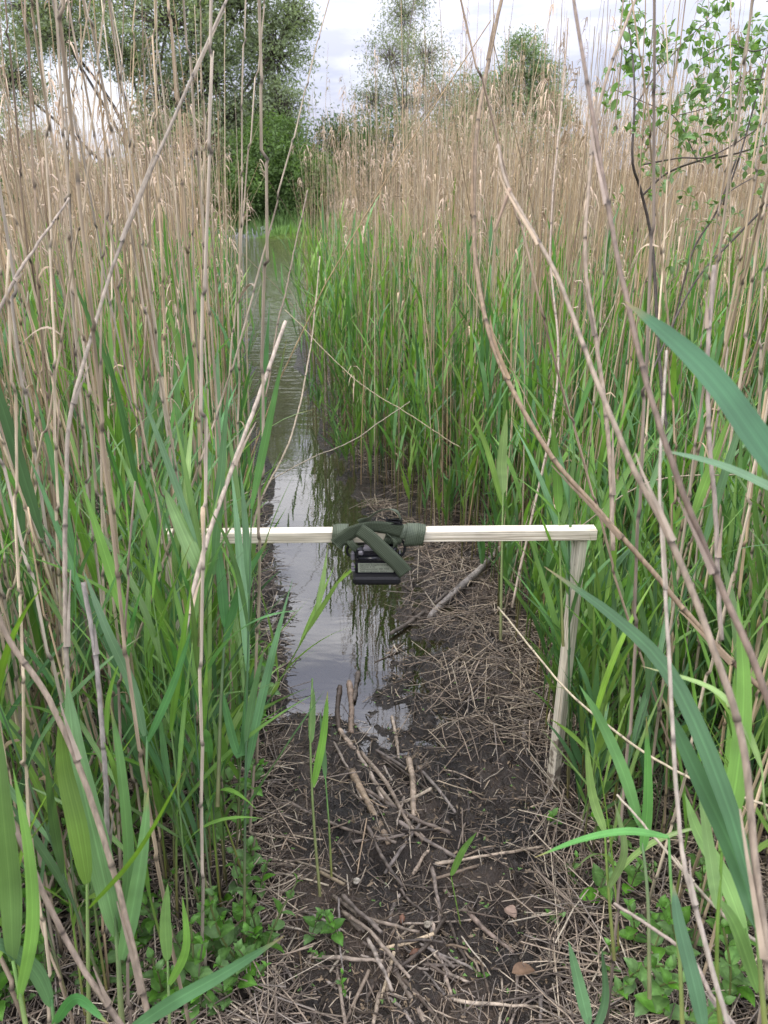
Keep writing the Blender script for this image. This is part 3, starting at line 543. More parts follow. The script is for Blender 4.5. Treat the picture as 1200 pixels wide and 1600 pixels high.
shoot([(195, 1660, 1.15), (188, 1560, 1.15), (182, 1460, 1.15), (165, 1300, 1.14)], [([(182, 1460, 1.15), (150, 1320, 1.12), (118, 1180, 1.1), (104, 1060, 1.1)], 48, .3), ([(188, 1455, 1.15), (200, 1350, 1.14), (188, 1200, 1.1), (172, 1100, 1.08)], 30, .8), ([(190, 1500, 1.15), (205, 1430, 1.13), (222, 1330, 1.1), (232, 1230, 1.08)], 30, .3)], 'green shoot with the broadest upright blades, low on the near left bank', 11, 1)
shoot([(140, 1700, 1.1), (138, 1540, 1.1), (136, 1380, 1.1)], [([(136, 1380, 1.1), (120, 1290, 1.08), (100, 1200, 1.07), (93, 1110, 1.05)], 36, .2), ([(138, 1420, 1.1), (215, 1330, 1.05), (290, 1200, 1.0)], 14, .9)], 'green shoot with a lit yellowish blade near the left picture edge', 9, 2)
shoot([(225, 1320, 1.2), (228, 1230, 1.2), (230, 1150, 1.2)], [([(226, 1150, 1.2), (205, 1070, 1.18), (165, 980, 1.15), (130, 890, 1.15)], 20, .2), ([(230, 1160, 1.2), (270, 1070, 1.18), (300, 980, 1.15)], 15, .3)], 'green shoot with two thin blades parting like a V below the beam end', 7, 3)
shoot([(150, 1700, .98), (165, 1640, .98), (195, 1620, .98)], [([(200, 1612, .98), (270, 1565, .96), (350, 1520, .95), (445, 1462, .95)], 30, .5)], 'low blue green blade arching over the mud in the lower left corner', 7, 4, (.10, .23, .10))
shoot([(1068, 1660, .95), (1062, 1500, .95), (1050, 1400, .96), (1045, 1310, .97)], [([(1045, 1308, .97), (980, 1300, .98), (910, 1312, 1.0), (835, 1340, 1.02)], 21, .9)], 'shoot with one long blade arching flat toward the mud beside the post foot', 8, 5, (.10, .23, .08))
shoot([(1200, 1660, .8), (1185, 1480, .8), (1178, 1400, .8)], [([(1178, 1400, .8), (1130, 1240, .82), (1050, 1060, .86), (960, 965, .9), (850, 885, .95)], 36, .5), ([(1185, 1450, .8), (1150, 1340, .82), (1080, 1190, .85), (1035, 1090, .88)], 40, .3)], 'shoot with long dark green blades reaching across the post toward the channel', 10, 6, (.07, .17, .07))
shoot([(1290, 900, .55), (1285, 820, .55)], [([(1285, 820, .55), (1200, 712, .56), (1120, 600, .58), (1050, 530, .60), (975, 470, .62)], 58, .6)], 'very broad blue green blade reaching in from the right picture edge, close to the lens', 8, 7, (.065, .165, .085))
shoot([(1290, 840, .75), (1280, 800, .75)], [([(1280, 800, .75), (1200, 760, .76), (1120, 725, .78), (1020, 700, .8)], 22, .8)], 'narrow pale green blade reaching in below the broadest blade at the right edge', 6, 8, (.13, .25, .13))
shoot([(1130, 1660, .9), (1120, 1500, .9), (1128, 1330, .9)], [([(1128, 1330, .9), (1150, 1220, .9), (1162, 1080, .9), (1152, 930, .9)], 36, .3), ([(1122, 1420, .9), (1110, 1340, .9), (1090, 1200, .9)], 24, .3)], 'bright green shoot with an upright blade crossed by the pale blurred stalk', 9, 9)
shoot([(500, 1400, 1.75), (490, 1280, 1.75), (485, 1160, 1.75), (488, 1060, 1.75)], [([(489, 1230, 1.75), (505, 1150, 1.75), (512, 1080, 1.75)], 15, .3), ([(486, 1160, 1.75), (488, 1110, 1.75), (490, 1075, 1.75)], 13, .2)], 'single slender green shoot standing alone at the near water edge', 5, 10)
shoot([(518, 1370, 1.85), (514, 1290, 1.85), (508, 1210, 1.85)], [([(508, 1215, 1.85), (505, 1170, 1.85), (500, 1110, 1.85)], 10, .3)], 'short slender green shoot beside the lone one at the water edge', 4, 11)
shoot([(1240, 1290, .9), (1200, 1280, .9), (1190, 1200, .9)], [([(1190, 1200, .9), (1160, 1130, .9), (1110, 1075, .92), (1000, 1040, 1.0)], 18, .8)], 'arching pale blade at the right edge level with the middle of the post', 6, 12)
shoot([(60, 1700, 1.0), (40, 1600, 1.0), (20, 1500, 1.0)], [([(20, 1500, 1.0), (15, 1380, 1.0), (2, 1240, .98), (-8, 1100, .97)], 40, .3), ([(30, 1560, 1.0), (50, 1450, .98), (44, 1330, .97), (20, 1200, .96)], 26, .4)], 'bright shoot with two broad blades cut by the left picture edge', 10, 24)
shoot([(270, 1700, 1.15), (265, 1600, 1.15), (262, 1500, 1.15)], [([(262, 1500, 1.15), (258, 1440, 1.14), (262, 1380, 1.13)], 22, .2), ([(264, 1540, 1.15), (290, 1480, 1.13), (285, 1400, 1.12)], 18, .5)], 'short upright green blades between the arching blade and the tan stalk', 7, 25)
shoot([(90, 1640, 1.05), (80, 1560, 1.05)], [([(80, 1570, 1.05), (55, 1520, 1.03), (10, 1480, 1.0), (-40, 1470, .98)], 34, .6), ([(84, 1600, 1.05), (120, 1560, 1.03), (170, 1600, 1.0)], 26, .7)], 'drooping deep green blades filling the lower left corner', 9, 26, (.075, .18, .07))
shoot([(1105, 1680, .85), (1100, 1600, .85)], [([(1100, 1610, .85), (1085, 1540, .85), (1060, 1440, .86), (1052, 1380, .87)], 30, .4)], 'dark green blade rising from the bottom edge behind the pale blurred stalk', 8, 27, (.07, .17, .08))
shoot([(1015, 1560, 1.15), (1012, 1400, 1.15), (1000, 1290, 1.15)], [([(1000, 1290, 1.15), (975, 1210, 1.13), (940, 1130, 1.12), (905, 1070, 1.1)], 24, .4), ([(1004, 1330, 1.15), (1012, 1250, 1.14), (1010, 1120, 1.12)], 20, .3)], 'green shoot leaning toward the post with a narrow dark blade', 7, 16)
shoot([(960, 1500, 1.3), (950, 1380, 1.3), (945, 1300, 1.3)], [([(945, 1300, 1.3), (925, 1240, 1.3), (915, 1150, 1.28)], 18, .3), ([(950, 1390, 1.3), (975, 1330, 1.28), (960, 1250, 1.28)], 16, .5)], 'small green shoot rising from the litter at the right of the post foot', 6, 17)
shoot([(930, 1660, 1.1), (920, 1590, 1.1)], [([(920, 1600, 1.1), (905, 1540, 1.1), (888, 1470, 1.1)], 24, .3), ([(926, 1620, 1.1), (945, 1560, 1.1), (940, 1480, 1.08)], 18, .6)], 'green blades rising from the bottom edge beside the broad leaved mint', 7, 18)
shoot([(1200, 1680, 1.0), (1190, 1560, 1.0), (1165, 1450, 1.0)], [([(1165, 1460, 1.0), (1130, 1370, 1.0), (1090, 1300, 1.0), (1070, 1240, 1.0)], 30, .4), ([(1185, 1550, 1.0), (1150, 1450, .98), (1120, 1400, .98)], 28, .5)], 'dark bluish green shoot in the lower right corner leaning to the left', 8, 19)
shoot([(880, 1010, 1.9), (876, 900, 1.9), (873, 800, 1.9)], [([(873, 800, 1.9), (870, 740, 1.9), (862, 650, 1.88)], 18, .3), ([(874, 830, 1.9), (890, 770, 1.9), (898, 690, 1.88)], 13, .5)], 'bright green shoot standing just left of the post top', 5, 20)
shoot([(782, 1000, 2.1), (784, 880, 2.1), (786, 770, 2.1)], [([(786, 770, 2.1), (784, 720, 2.1), (792, 640, 2.08)], 20, .2), ([(785, 790, 2.1), (760, 700, 2.08), (735, 640, 2.05)], 12, .5)], 'bright yellow green shoot rising over the middle of the right half of the beam', 5, 22)
shoot([(340, 1260, 1.5), (345, 1100, 1.5), (352, 980, 1.5)], [([(352, 980, 1.5), (345, 900, 1.5), (335, 820, 1.5)], 20, .3), ([(350, 1010, 1.5), (375, 920, 1.5), (420, 840, 1.5)], 16, .4), ([(346, 1080, 1.5), (375, 1180, 1.5), (385, 1060, 1.48)], 18, .6)], 'leafy green shoot just under the beam near the channel edge', 7, 13)
shoot([(312, 1010, 1.4), (315, 900, 1.4), (316, 860, 1.4)], [([(316, 900, 1.4), (285, 830, 1.4), (255, 760, 1.4)], 30, .3)], 'green shoot whose broad blade covers part of the bare beam', 7, 14)
shoot([(730, 1500, 1.75), (705, 1370, 1.75)], [([(705, 1368, 1.75), (722, 1330, 1.73), (745, 1300, 1.73)], 15, .6)], 'small drooping green blade fallen on the open mud', 3, 15)

# ------------------------------------------------------------------ the wooden frame, strap and camera
DB = 1.893; ZB = P(600, 835, DB)[2]; YB = P(600, 835, DB)[1]
BH, BW = .030, .036
xl, xr = P(240, 835, DB)[0], P(930, 835, DB)[0]
fr = tag(empty('wooden_frame', (0, YB, 0)), 'pale pine batten frame spanning the channel on two posts', 'wooden frame')
m = MB(); m.box((0, 0, 0), (xr-xl, BW, BH*.93), col=(1, 1, 1), bev=.0015); o = m.build('crossbeam', M_woodx, fr, smooth=False); o.location = ((xl+xr)/2, 0, ZB); o.rotation_euler = (0, R(-.55), 0)
zt = ZB-.012
def post(xt, xb, yo, top, label):
    gz = float(height(xb, YB))-.25; h = top-gz; m = MB(); m.box((0, 0, h/2), (.025, .029, h), bev=.0015); o = m.build('post', M_woodz, fr, smooth=False)
    o.location = (xb, yo, gz); o.rotation_euler = (0, math.atan2(xt-xb, h), R(28) if xt > 0 else R(-10)); o['label'] = label
p1 = P(911, 850, DB); p2 = G(872, 1262)
post(p1[0]-.002, p1[0]-.012, .006, ZB-.018, 'pale square post planted in the litter')
post(xl+.022, xl+.03, .004, ZB-.018, 'square post half hidden by reed stems')
for xx in (xl+.010, xr-.014):
    m = MB(); a = np.linspace(0, 2*np.pi, 11)[:-1]; v = np.stack([.0035*np.cos(a), .0035*np.sin(a), 0*a], -1); m.add(np.vstack([v, v*.8+[0, 0, .0015], [[0, 0, .0016]]]), [[i, (i+1) % 10, 10+(i+1) % 10, 10+i] for i in range(10)], [[10+i, 10+(i+1) % 10, 20] for i in range(10)])
    o = m.build('screw', M_steel, fr); o.location = (xx, 0, ZB+BH/2+.0002+(xx-(xl+xr)/2)*math.tan(R(.55)))

def B(px, py, dy=0.0):                                      # a point beside the beam, dy metres in front of its front face
    p = P(px, py, DB); k = (YB-BW/2-dy-C0[1])/(p-C0)[1]; return C0+(p-C0)*k
def web(pts, w, side, name, parent, org, th=.0014, n=40):
    """woven band: pts world points, w width in metres, side vectors at each point"""
    q = spline(pts, n); sd = nrm(spline(side, n)); T = nrm(np.gradient(q, axis=0)); sd = nrm(sd-T*np.sum(sd*T, 1, keepdims=True)); nn = np.cross(T, sd)
    L_ = np.cumsum(np.r_[0, np.linalg.norm(np.diff(q, axis=0), axis=1)]); m = MB(); A = np.linspace(-w/2, w/2, 5)
    ring = [(a, th/2) for a in A]+[(a, -th/2) for a in A[::-1]]
    v = np.stack([q+sd*a+nn*b for a, b in ring], 1); c = np.stack([np.stack([L_, 0*L_+a+.1, 0*L_], -1) for a, b in ring], 1); k = len(ring)
    i = np.arange(n-1)[:, None]*k; j = np.arange(k)[None]; qd = np.stack([i+j, i+(j+1) % k, i+k+(j+1) % k, i+k+j], -1).reshape(-1, 4)
    caps = [[0+e*(n-1)*k+a, 1+e*(n-1)*k+a, k-2-a+e*(n-1)*k, k-1-a+e*(n-1)*k] for e in (0, 1) for a in range(4)]
    m.add(v.reshape(-1, 3)-org, np.vstack([qd, caps]), None, c.reshape(-1, 3)); return m.build(name, M_web, parent)
st = tag(empty('webbing_strap', (0, YB, ZB)), 'green woven strap knotted round the crossbeam, holding the black camera', 'strap'); SO = np.array([0, YB, ZB])
def coil(x0, x1, turns, R0, R1, skew, name, band=.026, flat=.82):
    """band wound round the beam: overlapping turns with a rounded-square section"""
    n = int(turns*22); t = np.linspace(0, turns*2*np.pi, n); u = t/t[-1]; e = .72
    cx = np.sign(np.cos(t))*np.abs(np.cos(t))**e; cz = np.sign(np.sin(t))*np.abs(np.sin(t))**e; rr_ = R0+(R1-R0)*u+.0012*(t/(2*np.pi))
    xx = x0+(x1-x0)*u+skew*np.sin(t); p = np.stack([xx, YB+cx*rr_*1.02, ZB+cz*rr_*flat], -1); web(p, band, np.array([[1., 0, .0]]*n), name, st, SO, .0016, n*2)
bx = lambda px: P(px, 835, DB)[0]
coil(bx(528), bx(536), 3.0, .0245, .0255, .002, 'left_wrap', .030)
coil(bx(654), bx(640), 4.0, .0262, .0258, .004, 'right_wrap', .030)
coil(bx(606), bx(628), 2.5, .0228, .0240, .012, 'middle_wrap', .030)
sx = lambda a, b=0, c=0: np.array([a, b, c], float)
web([B(524, 851, .010), B(540, 838, .014), B(556, 829, .020), B(580, 823, .022), B(606, 825, .018), B(628, 830, .012)], .034, [sx(.6, -.1, .8), sx(.45, -.2, .9), sx(.2, -.25, 1), sx(0, -.3, 1), sx(-.1, -.2, 1), sx(-.3, -.2, 1)], 'cross_band', st, SO)
web([B(560, 827, .024), B(578, 840, .030), B(600, 861, .034), B(620, 880, .034), B(634, 896, .030)], .037, [sx(.75, -.1, .65), sx(.75, -.1, .65), sx(.78, 0, .6), sx(.78, 0, .6), sx(.78, .1, .6)], 'loose_end', st, SO)
web([B(562, 818, .022), B(574, 812, .022), B(588, 801, .020), B(604, 796, .015), B(620, 800, .008), B(627, 812, .004)], .026, [sx(.45, -.25, .85), sx(.4, -.35, .75), sx(.2, -.8, .6), sx(0, -1, .45), sx(-.1, -1, .15), sx(0, -1, 0)], 'loop', st, SO)
web([B(544, 842, .010), B(549, 850, .014), B(556, 857, .012), B(566, 857, .002)], .018, [sx(.7, 0, .6), sx(.8, 0, .5), sx(.5, 0, .8), sx(.2, 0, 1)], 'lower_band', st, SO)
web([B(604, 836, .012), B(614, 842, .018), B(618, 850, .016), B(612, 858, .010), B(602, 859, .004)], .013, [sx(.2, -.6, .9), sx(-.5, -.7, .5), sx(-.8, -.7, 0), sx(-.4, -.6, -.7), sx(0, -.5, -.8)], 'lower_loop', st, SO)
bk = MB(); c = B(615, 817, .012)-SO
bk.box(c, (.036, .016, .005), bev=.0015); bk.box(c+[0, -.005, .008], (.028, .006, .010), bev=.002); bk.box(c+[-.016, .004, .006], (.005, .018, .011), bev=.0015); bk.box(c+[.018, .002, .003], (.006, .02, .014), bev=.002)
bk.tube(spline([c+[-.034, -.002, .012], c+[-.02, -.004, .009], c+[0, -.008, .006], c+[.022, -.006, -.002]], 14), .0016, 6); bk.build('buckle', M_rubber, st)

cb = B(588, 882, .0); TC = tag(empty('trail_camera', (cb[0], YB-BW/2, ZB-.085)), 'small black box camera with a paper label, hung under the crossbeam', 'trail camera'); 
x0, x1 = B(556, 870)[0]-cb[0], B(622, 870)[0]-cb[0]
wz = lambda py, dy=0: B(588, py, dy)[2]-(ZB-.085)
bw = x1-x0
m = MB(); m.box((.0, .012, (wz(852)+wz(898))/2), (bw, .052, wz(852)-wz(898)), bev=.006); m.build('housing', M_black, TC, smooth=False)
m = MB(); m.box((-.002, -.018, wz(873.5, .02)), (bw*.90, .012, .012), bev=.005); m.build('ridge', M_black, TC)
m = MB(); m.box((.001, -.004, wz(904, .02)), (bw*1.13, .070, .021), bev=.006)
m.box((.001, -.038, wz(905, .03)), (bw*1.02, .006, .013), bev=.002); m.build('battery_lid', M_rubber, TC, smooth=False)
m = MB(); m.box((0, .0, wz(855)), (bw*.62, .03, .012), bev=.003); m.box((-bw*.36, -.012, wz(860)), (.012, .016, .012), bev=.003); m.box((bw*.22, -.012, wz(860)), (.018, .014, .010), bev=.003); m.build('mounting_bracket', M_grey, TC, smooth=False)
for s in (-1, 1):
    m = MB(); xx = s*(bw/2+.006)
    m.box((xx, .002, wz(868)), (.010, .020, .022), bev=.003); m.box((xx, -.006, wz(884)), (.008, .014, .018), bev=.002)
    for k in range(3): m.box((xx-.001*s, -.012, wz(880+k*4)), (.009, .006, .0028), bev=.0008)
    m.build('latch', M_grey if s < 0 else M_black, TC, smooth=False)
m = MB()
t = np.linspace(0, 2*np.pi, 25); m.tube(np.stack([-bw*.5-.010+.010*np.cos(t), 0*t-.002, wz(860)+.014*np.sin(t)], -1), .0032, 6); t2 = np.linspace(-1.6, 1.6, 12); m.tube(np.stack([bw*.5+.004+.014*np.cos(t2), 0*t2-.002, wz(856)+.022*np.sin(t2)], -1), .0034, 6); m.build('strap_loop', M_rubber, TC)
m = MB(); m.box((-.001, -.0152, wz(887, .015)), (bw*.84, .001, .0245)); lb = m.build('label_sticker', M_label, TC, smooth=False)
for k, tx in enumerate(['Eigendom Zoogdiervereniging', 'Nummer # 76', 'Telefoonnummer: 085 7734', 'Zoek ons gewoon, dank u']):
    cu = bpy.data.curves.new('lettering', 'FONT'); cu.body = tx; cu.size = .0062; cu.extrude = .0001; cu.space_character = 1.02
    tmp = bpy.data.objects.new('tmp', cu); COL.objects.link(tmp); dg = bpy.context.evaluated_depsgraph_get(); me = bpy.data.meshes.new_from_object(tmp.evaluated_get(dg)); bpy.data.objects.remove(tmp)
    me.materials.clear(); me.materials.append(M_ink); o = bpy.data.objects.new('lettering', me); COL.objects.link(o); o.parent = lb
    o.rotation_euler = (R(90), 0, 0); o.location = (-bw*.39, -.0160, wz(887, .015)+.0064-k*.0057); sxx = min(1, bw*.82/max(1e-4, max(v.co.x for v in me.vertices))); o.scale = (sxx, 1.0, 1)

# ------------------------------------------------------------------ sticks, fallen branches, straw
def stick(pts, w, label, name='stick', col=(.34, .26, .18), lift=.008, cat='stick', seed=0, knob=0):
    rr = np.random.default_rng(seed+300); q = []
    for px, py in pts:
        g = G(px, py, .05)
        for _ in range(3): g = G(px, py, max(0, float(height(g[0], g[1])))+lift)
        q.append(g)
    q = spline(q, 22); u = np.linspace(0, 1, 22); depth = float(np.dot(q.mean(0)-C0, FW)); r = w*.86/2*depth/F*(1-.25*u)*(1+.10*np.sin(u*9+seed)+rr.normal(0, .025, 22)); r[0] *= .8; q = q+np.cumsum(rr.normal(0, .0007, (22, 3)), 0)
    col = np.array(col)*.55+np.mean(col)*np.array([1.08, 1.0, .92])*.45; c = np.array(col)[None]*(1+rr.normal(0, .16, (22, 1))); c = c*np.array([.80, .76, .74])*np.where(rr.uniform(0, 1, 22) < .2, .6, 1)[:, None]
    o_ = q[0].copy(); m = MB(); m.tube(q-o_, r[None], 8, c[None], cap=True)
    ob = m.build(name, M_stick, None); ob.location = tuple(o_); tag(ob, label, cat); return ob
ST = [([(532, 1145), (565, 1185), (600, 1250)], 9, 'bark-stripped pale stick crossing behind the thickest one in the mud pile', (.40, .30, .19)),
 ([(550, 1205), (578, 1260), (608, 1315)], 15, 'thickest pale stick of the pile, mottled bark, lying on the open mud', (.36, .27, .17)),
 ([(638, 1185), (646, 1230), (650, 1272)], 13, 'short pale stick with dark speckles lying apart to the right of the pile', (.44, .32, .19)),
 ([(613, 1120), (618, 1150), (622, 1185)], 7, 'small pale stick pointing at the water above the speckled one', (.46, .38, .28)),
 ([(568, 1232), (640, 1275), (702, 1302)], 9, 'long grey stick lying across the top of the pile', (.26, .21, .17)),
 ([(565, 1175), (605, 1225), (640, 1290), (662, 1312)], 8, 'grey brown stick running down through the pile to a split end', (.30, .24, .18)),
 ([(545, 1065), (547, 1100), (545, 1148)], 12, 'orange brown stick standing half out of the shallow water', (.26, .175, .11)),
 ([(560, 1050), (556, 1075), (552, 1095)], 9, 'stub of brown stick poking from the water behind the orange one', (.20, .14, .09)),
 ([(531, 1072), (528, 1110), (531, 1140)], 10, 'dark wet stick at the water edge left of the orange one', (.10, .07, .05)),
 ([(530, 1140), (545, 1165), (562, 1182)], 9, 'pale curved stick joining the water edge to the pile', (.42, .32, .22)),
 ([(445, 1250), (520, 1290), (620, 1318)], 7, 'long thin brown stick stretching from the left reeds to the pile', (.27, .21, .15)),
 ([(600, 1365), (628, 1325), (655, 1290)], 7, 'grey twig slanting up across the lower end of the pile', (.22, .18, .15)),
 ([(645, 1365), (658, 1345), (668, 1330)], 7, 'short pale forked twig below the pile', (.42, .33, .23)),
 ([(540, 1430), (600, 1490), (660, 1590), (675, 1620)], 13, 'thick brown stick running out of the bottom edge of the picture', (.36, .28, .2)),
 ([(535, 1425), (580, 1460), (640, 1530)], 8, 'pale stick lying alongside the thick one near the bottom edge', (.42, .34, .25)),
 ([(608, 1440), (617, 1410), (630, 1375)], 8, 'stub of grey stick below the twig pile, upright on the mud', (.30, .26, .22)),
 ([(693, 1390), (740, 1440), (800, 1490)], 10, 'grey brown stick with flaking bark beside the brown leaf', (.28, .21, .16)),
 ([(685, 1556), (760, 1570), (862, 1577)], 7, 'straight pale straw lying level near the bottom edge', (.50, .42, .30)),
 ([(620, 1465), (670, 1430), (722, 1420)], 5, 'pale straw lying slanted above the dark cones', (.48, .40, .27)),
 ([(630, 1445), (680, 1440), (750, 1437)], 4, 'long thin pale straw crossing the mud above the bottom litter', (.48, .40, .30)),
 ([(680, 1350), (760, 1338), (850, 1325)], 6, 'long tan straw lying level below the drooping blade', (.45, .36, .24)),
 ([(675, 1440), (690, 1500), (705, 1560)], 8, 'bent brown stem lying in the bottom litter, pointing at the lens', (.38, .29, .2)),
 ([(735, 1625), (775, 1610), (783, 1530)], 6, 'pale straw kinked at the bottom edge beside the brown leaf', (.48, .38, .24)),
 ([(497, 1625), (495, 1590), (492, 1540)], 8, 'brown stub at the bottom edge near the mint', (.34, .27, .2)),
 ([(425, 1520), (450, 1560), (480, 1605)], 7, 'dark thin stick by the lower left corner of the mud', (.2, .16, .13)),
 ([(480, 1500), (520, 1540), (545, 1560)], 7, 'pale stick lying under the mint plant by the shore', (.38, .32, .25)),
 ([(818, 1160), (822, 1125), (826, 1090)], 8, 'grey stick leaning upright left of the post', (.33, .29, .26)),
 ([(730, 1290), (735, 1265), (733, 1240)], 8, 'dark root stub sticking out of the mud beneath the blade', (.05, .04, .035)),
 ([(430, 1440), (442, 1500), (460, 1530)], 6, 'thin grey twig beside the left reed stems', (.27, .22, .18))]
for k, (pts, w, lab, c) in enumerate(ST): stick(pts, w, lab, 'straw' if 'straw' in lab else 'stick', c, .002+.003*(k % 3), 'straw' if 'straw' in lab else 'stick', k)
rr = np.random.default_rng(99)
for k in range(46):
    if k < 34: cx, cy, aa = rr.normal(650, 75), rr.uniform(1395, 1590), rr.normal(1.0, .7)
    else: cx, cy, aa = rr.normal(610, 35), rr.uniform(1180, 1340), rr.normal(1.1, .5)
    ll = rr.uniform(22, 75); dx, dy = math.cos(aa)*ll, math.sin(aa)*ll*.8; b = rr.normal(0, 5)
    _s = stick([(cx-dx, cy-dy), (cx+b, cy+b*.5), (cx+dx, cy+dy)], rr.uniform(4, 9), ['greyish', 'pale', 'dark brown'][k % 3]+(' stick in the tangle at the lower end of the mud path' if k < 34 else ' stick in the twig pile by the water'), 'stick', ((.22, .185, .155), (.36, .29, .21), (.13, .10, .075))[k % 3], .003+.004*(k % 4), 'stick', 400+k)
    _s['group'] = 'sticks in the lower tangle' if k < 34 else 'sticks of the twig pile'
stick([(672, 965), (700, 935), (735, 905), (765, 875), (795, 842)], 14, 'thick bare grey fallen branch emerging under the right half of the beam', 'fallen_branch', (.25, .235, .22), .022, 'branch', 60)
stick([(610, 990), (650, 965), (700, 925)], 8, 'thin dark branch running along the mud to the water edge', 'fallen_branch', (.12, .10, .08), .015, 'branch', 61)
stick([(835, 815), (880, 770), (930, 715), (985, 675), (1030, 640)], 22, 'dark rough fallen branch behind the beam end among green blades', 'fallen_branch', (.10, .085, .075), .05, 'branch', 62)
stick([(790, 850), (850, 800)], 14, 'grey broken limb between the two thick fallen branches', 'fallen_branch', (.2, .17, .15), .03, 'branch', 63)
# straw: individuals on the open mud, the rest one mass
def straws(xy, rr, lmin, lmax, wmin, wmax, lift):
    n = len(xy); az = rr.uniform(0, np.pi, n); l = rr.uniform(lmin, lmax, n); K = 4; u = np.linspace(-.5, .5, K)
    x = xy[:, 0:1]+np.cos(az)[:, None]*l[:, None]*u; y = xy[:, 1:2]+np.sin(az)[:, None]*l[:, None]*u
    zc = height(xy[:, 0], xy[:, 1])[:, None]; ze = height(x, y); z = np.maximum(np.maximum(ze*.6+zc*.4, zc*.5+ze*.5), 0.0)+rr.uniform(.2, 1, n)[:, None]*lift+rr.normal(0, .006, (n, 1))*u*4
    pal = np.array([[.36, .29, .205], [.27, .205, .145], [.17, .13, .095], [.085, .065, .05], [.38, .32, .235], [.20, .165, .135]])
    return np.stack([x, y, z], -1), rr.uniform(wmin, wmax, n), pal[rr.choice(6, n, p=[.13, .18, .22, .25, .07, .15])]
rr = np.random.default_rng(5)
def mudpts(n, rr, y0, y1, ypow=1.0):
    y = y0+(y1-y0)*rr.uniform(0, 1, n)**ypow; l = ev(ML, y)-.08; r = ev(MR, y)+.15; x = rr.uniform(l, r)
    dry = height(x, y) > -.004; return np.stack([x, y], 1)[dry]
xy = mudpts(330, rr, 1.05, 2.7, 1.35)[:240]; p, w, c = straws(xy, rr, .03, .18, .0010, .0026, .014); w = w*np.where(rr.uniform(0, 1, len(w)) < .14, 1.8, 1)
for i in range(len(xy)):
    o_ = p[i].mean(0); q = spline(p[i]-o_, 7); m = MB(); m.tube(q, np.full((1, 7), w[i]), 5, c[i], cap=True); o = m.build('straw', M_straw); o.location = tuple(o_)
    yb = o_[1]; dark = c[i][0] < .25
    band = 'the bottom of the mud path' if yb < 1.35 else ('the middle of the mud path' if yb < 1.75 else ('the mud between the beam and the twig pile' if yb < 2.2 else 'the bank under the beam'))
    tag(o, ('dark wet' if dark else 'pale dry')+' straw fragment lying on '+band, 'straw', ('dark' if dark else 'pale')+' straw on '+band)
def litter():
    rr = np.random.default_rng(8); m = MB()
    def put(xy, *a): p, w, c = straws(xy, rr, *a); m.tube(p, np.repeat(w[:, None], 4, 1), 3, np.repeat((c*rr.uniform(.7, 1.1, (len(c), 1)))[:, None], 4, 1))
    put(mudpts(3300, rr, 1.0, 3.0, 1.3), .012, .08, .0005, .0015, .010)
    n = 13000; y = 1.0+5.2*rr.uniform(0, 1, n)**1.5; x = rr.uniform(ev(MR, y)-.10+.2*sm(2.2, 3, y), .56*y+.7); k = rr.uniform(0, 1, n) < .15+1.5*vn(x*5, y*5, 71)**1.3; x = x[k]; y = y[k]; put(np.stack([x, y], 1), .05, .30, .0009, .0022, .045)
    n = 1250; y = 1.9+2.2*rr.uniform(0, 1, n); x = ev(MR, y)+.05-.42*rr.uniform(0, 1, n)**1.3; k = height(x, y) > .004; put(np.stack([x[k], y[k]], 1), .03, .26, .0008, .002, .03)
    n = 9000; y = 1.0+3.5*rr.uniform(0, 1, n)**1.3; x = rr.uniform(-.56*y-.65, ev(ML, y)+.03); put(np.stack([x, y], 1), .04, .25, .0009, .0022, .03)
    tag(m.build('straw_litter', M_straw), 'tangled mat of dead straw covering the ground beneath the reeds', 'litter', kind='stuff')
    m = MB(); xy = mudpts(9000, rr, 1.0, 2.9, 1.3); n = len(xy); a = rr.uniform(0, 6.28, n); l = rr.uniform(.002, .009, n)*rr.uniform(.5, 1.3, n)     # chips, bud scales and crumbs
    z = np.maximum(height(xy[:, 0], xy[:, 1]), 0)+.003; d = np.stack([np.cos(a), np.sin(a), rr.normal(0, .3, n)], -1); K = 3; u = np.linspace(-1, 1, K)[None, :, None]
    c_ = np.stack([xy[:, 0], xy[:, 1], z], -1); pal = np.array([[.04, .032, .025], [.08, .06, .04], [.15, .115, .08], [.02, .017, .014]])[rr.integers(0, 4, n)]
    m.ribbon(c_[:, None]+d[:, None]*l[:, None, None]*u, (l*rr.uniform(.12, .4, n))[:, None]*np.array([.7, 1, .35]), np.stack([-np.sin(a), np.cos(a), rr.normal(0, .4, n)], -1)[:, None]*np.ones((1, 3, 1)), pal[:, None]*np.ones((1, 3, 1)))
    tag(m.build('mud_debris', M_straw), 'small rotted crumbs scattered over the mud', 'debris', kind='stuff')
litter()

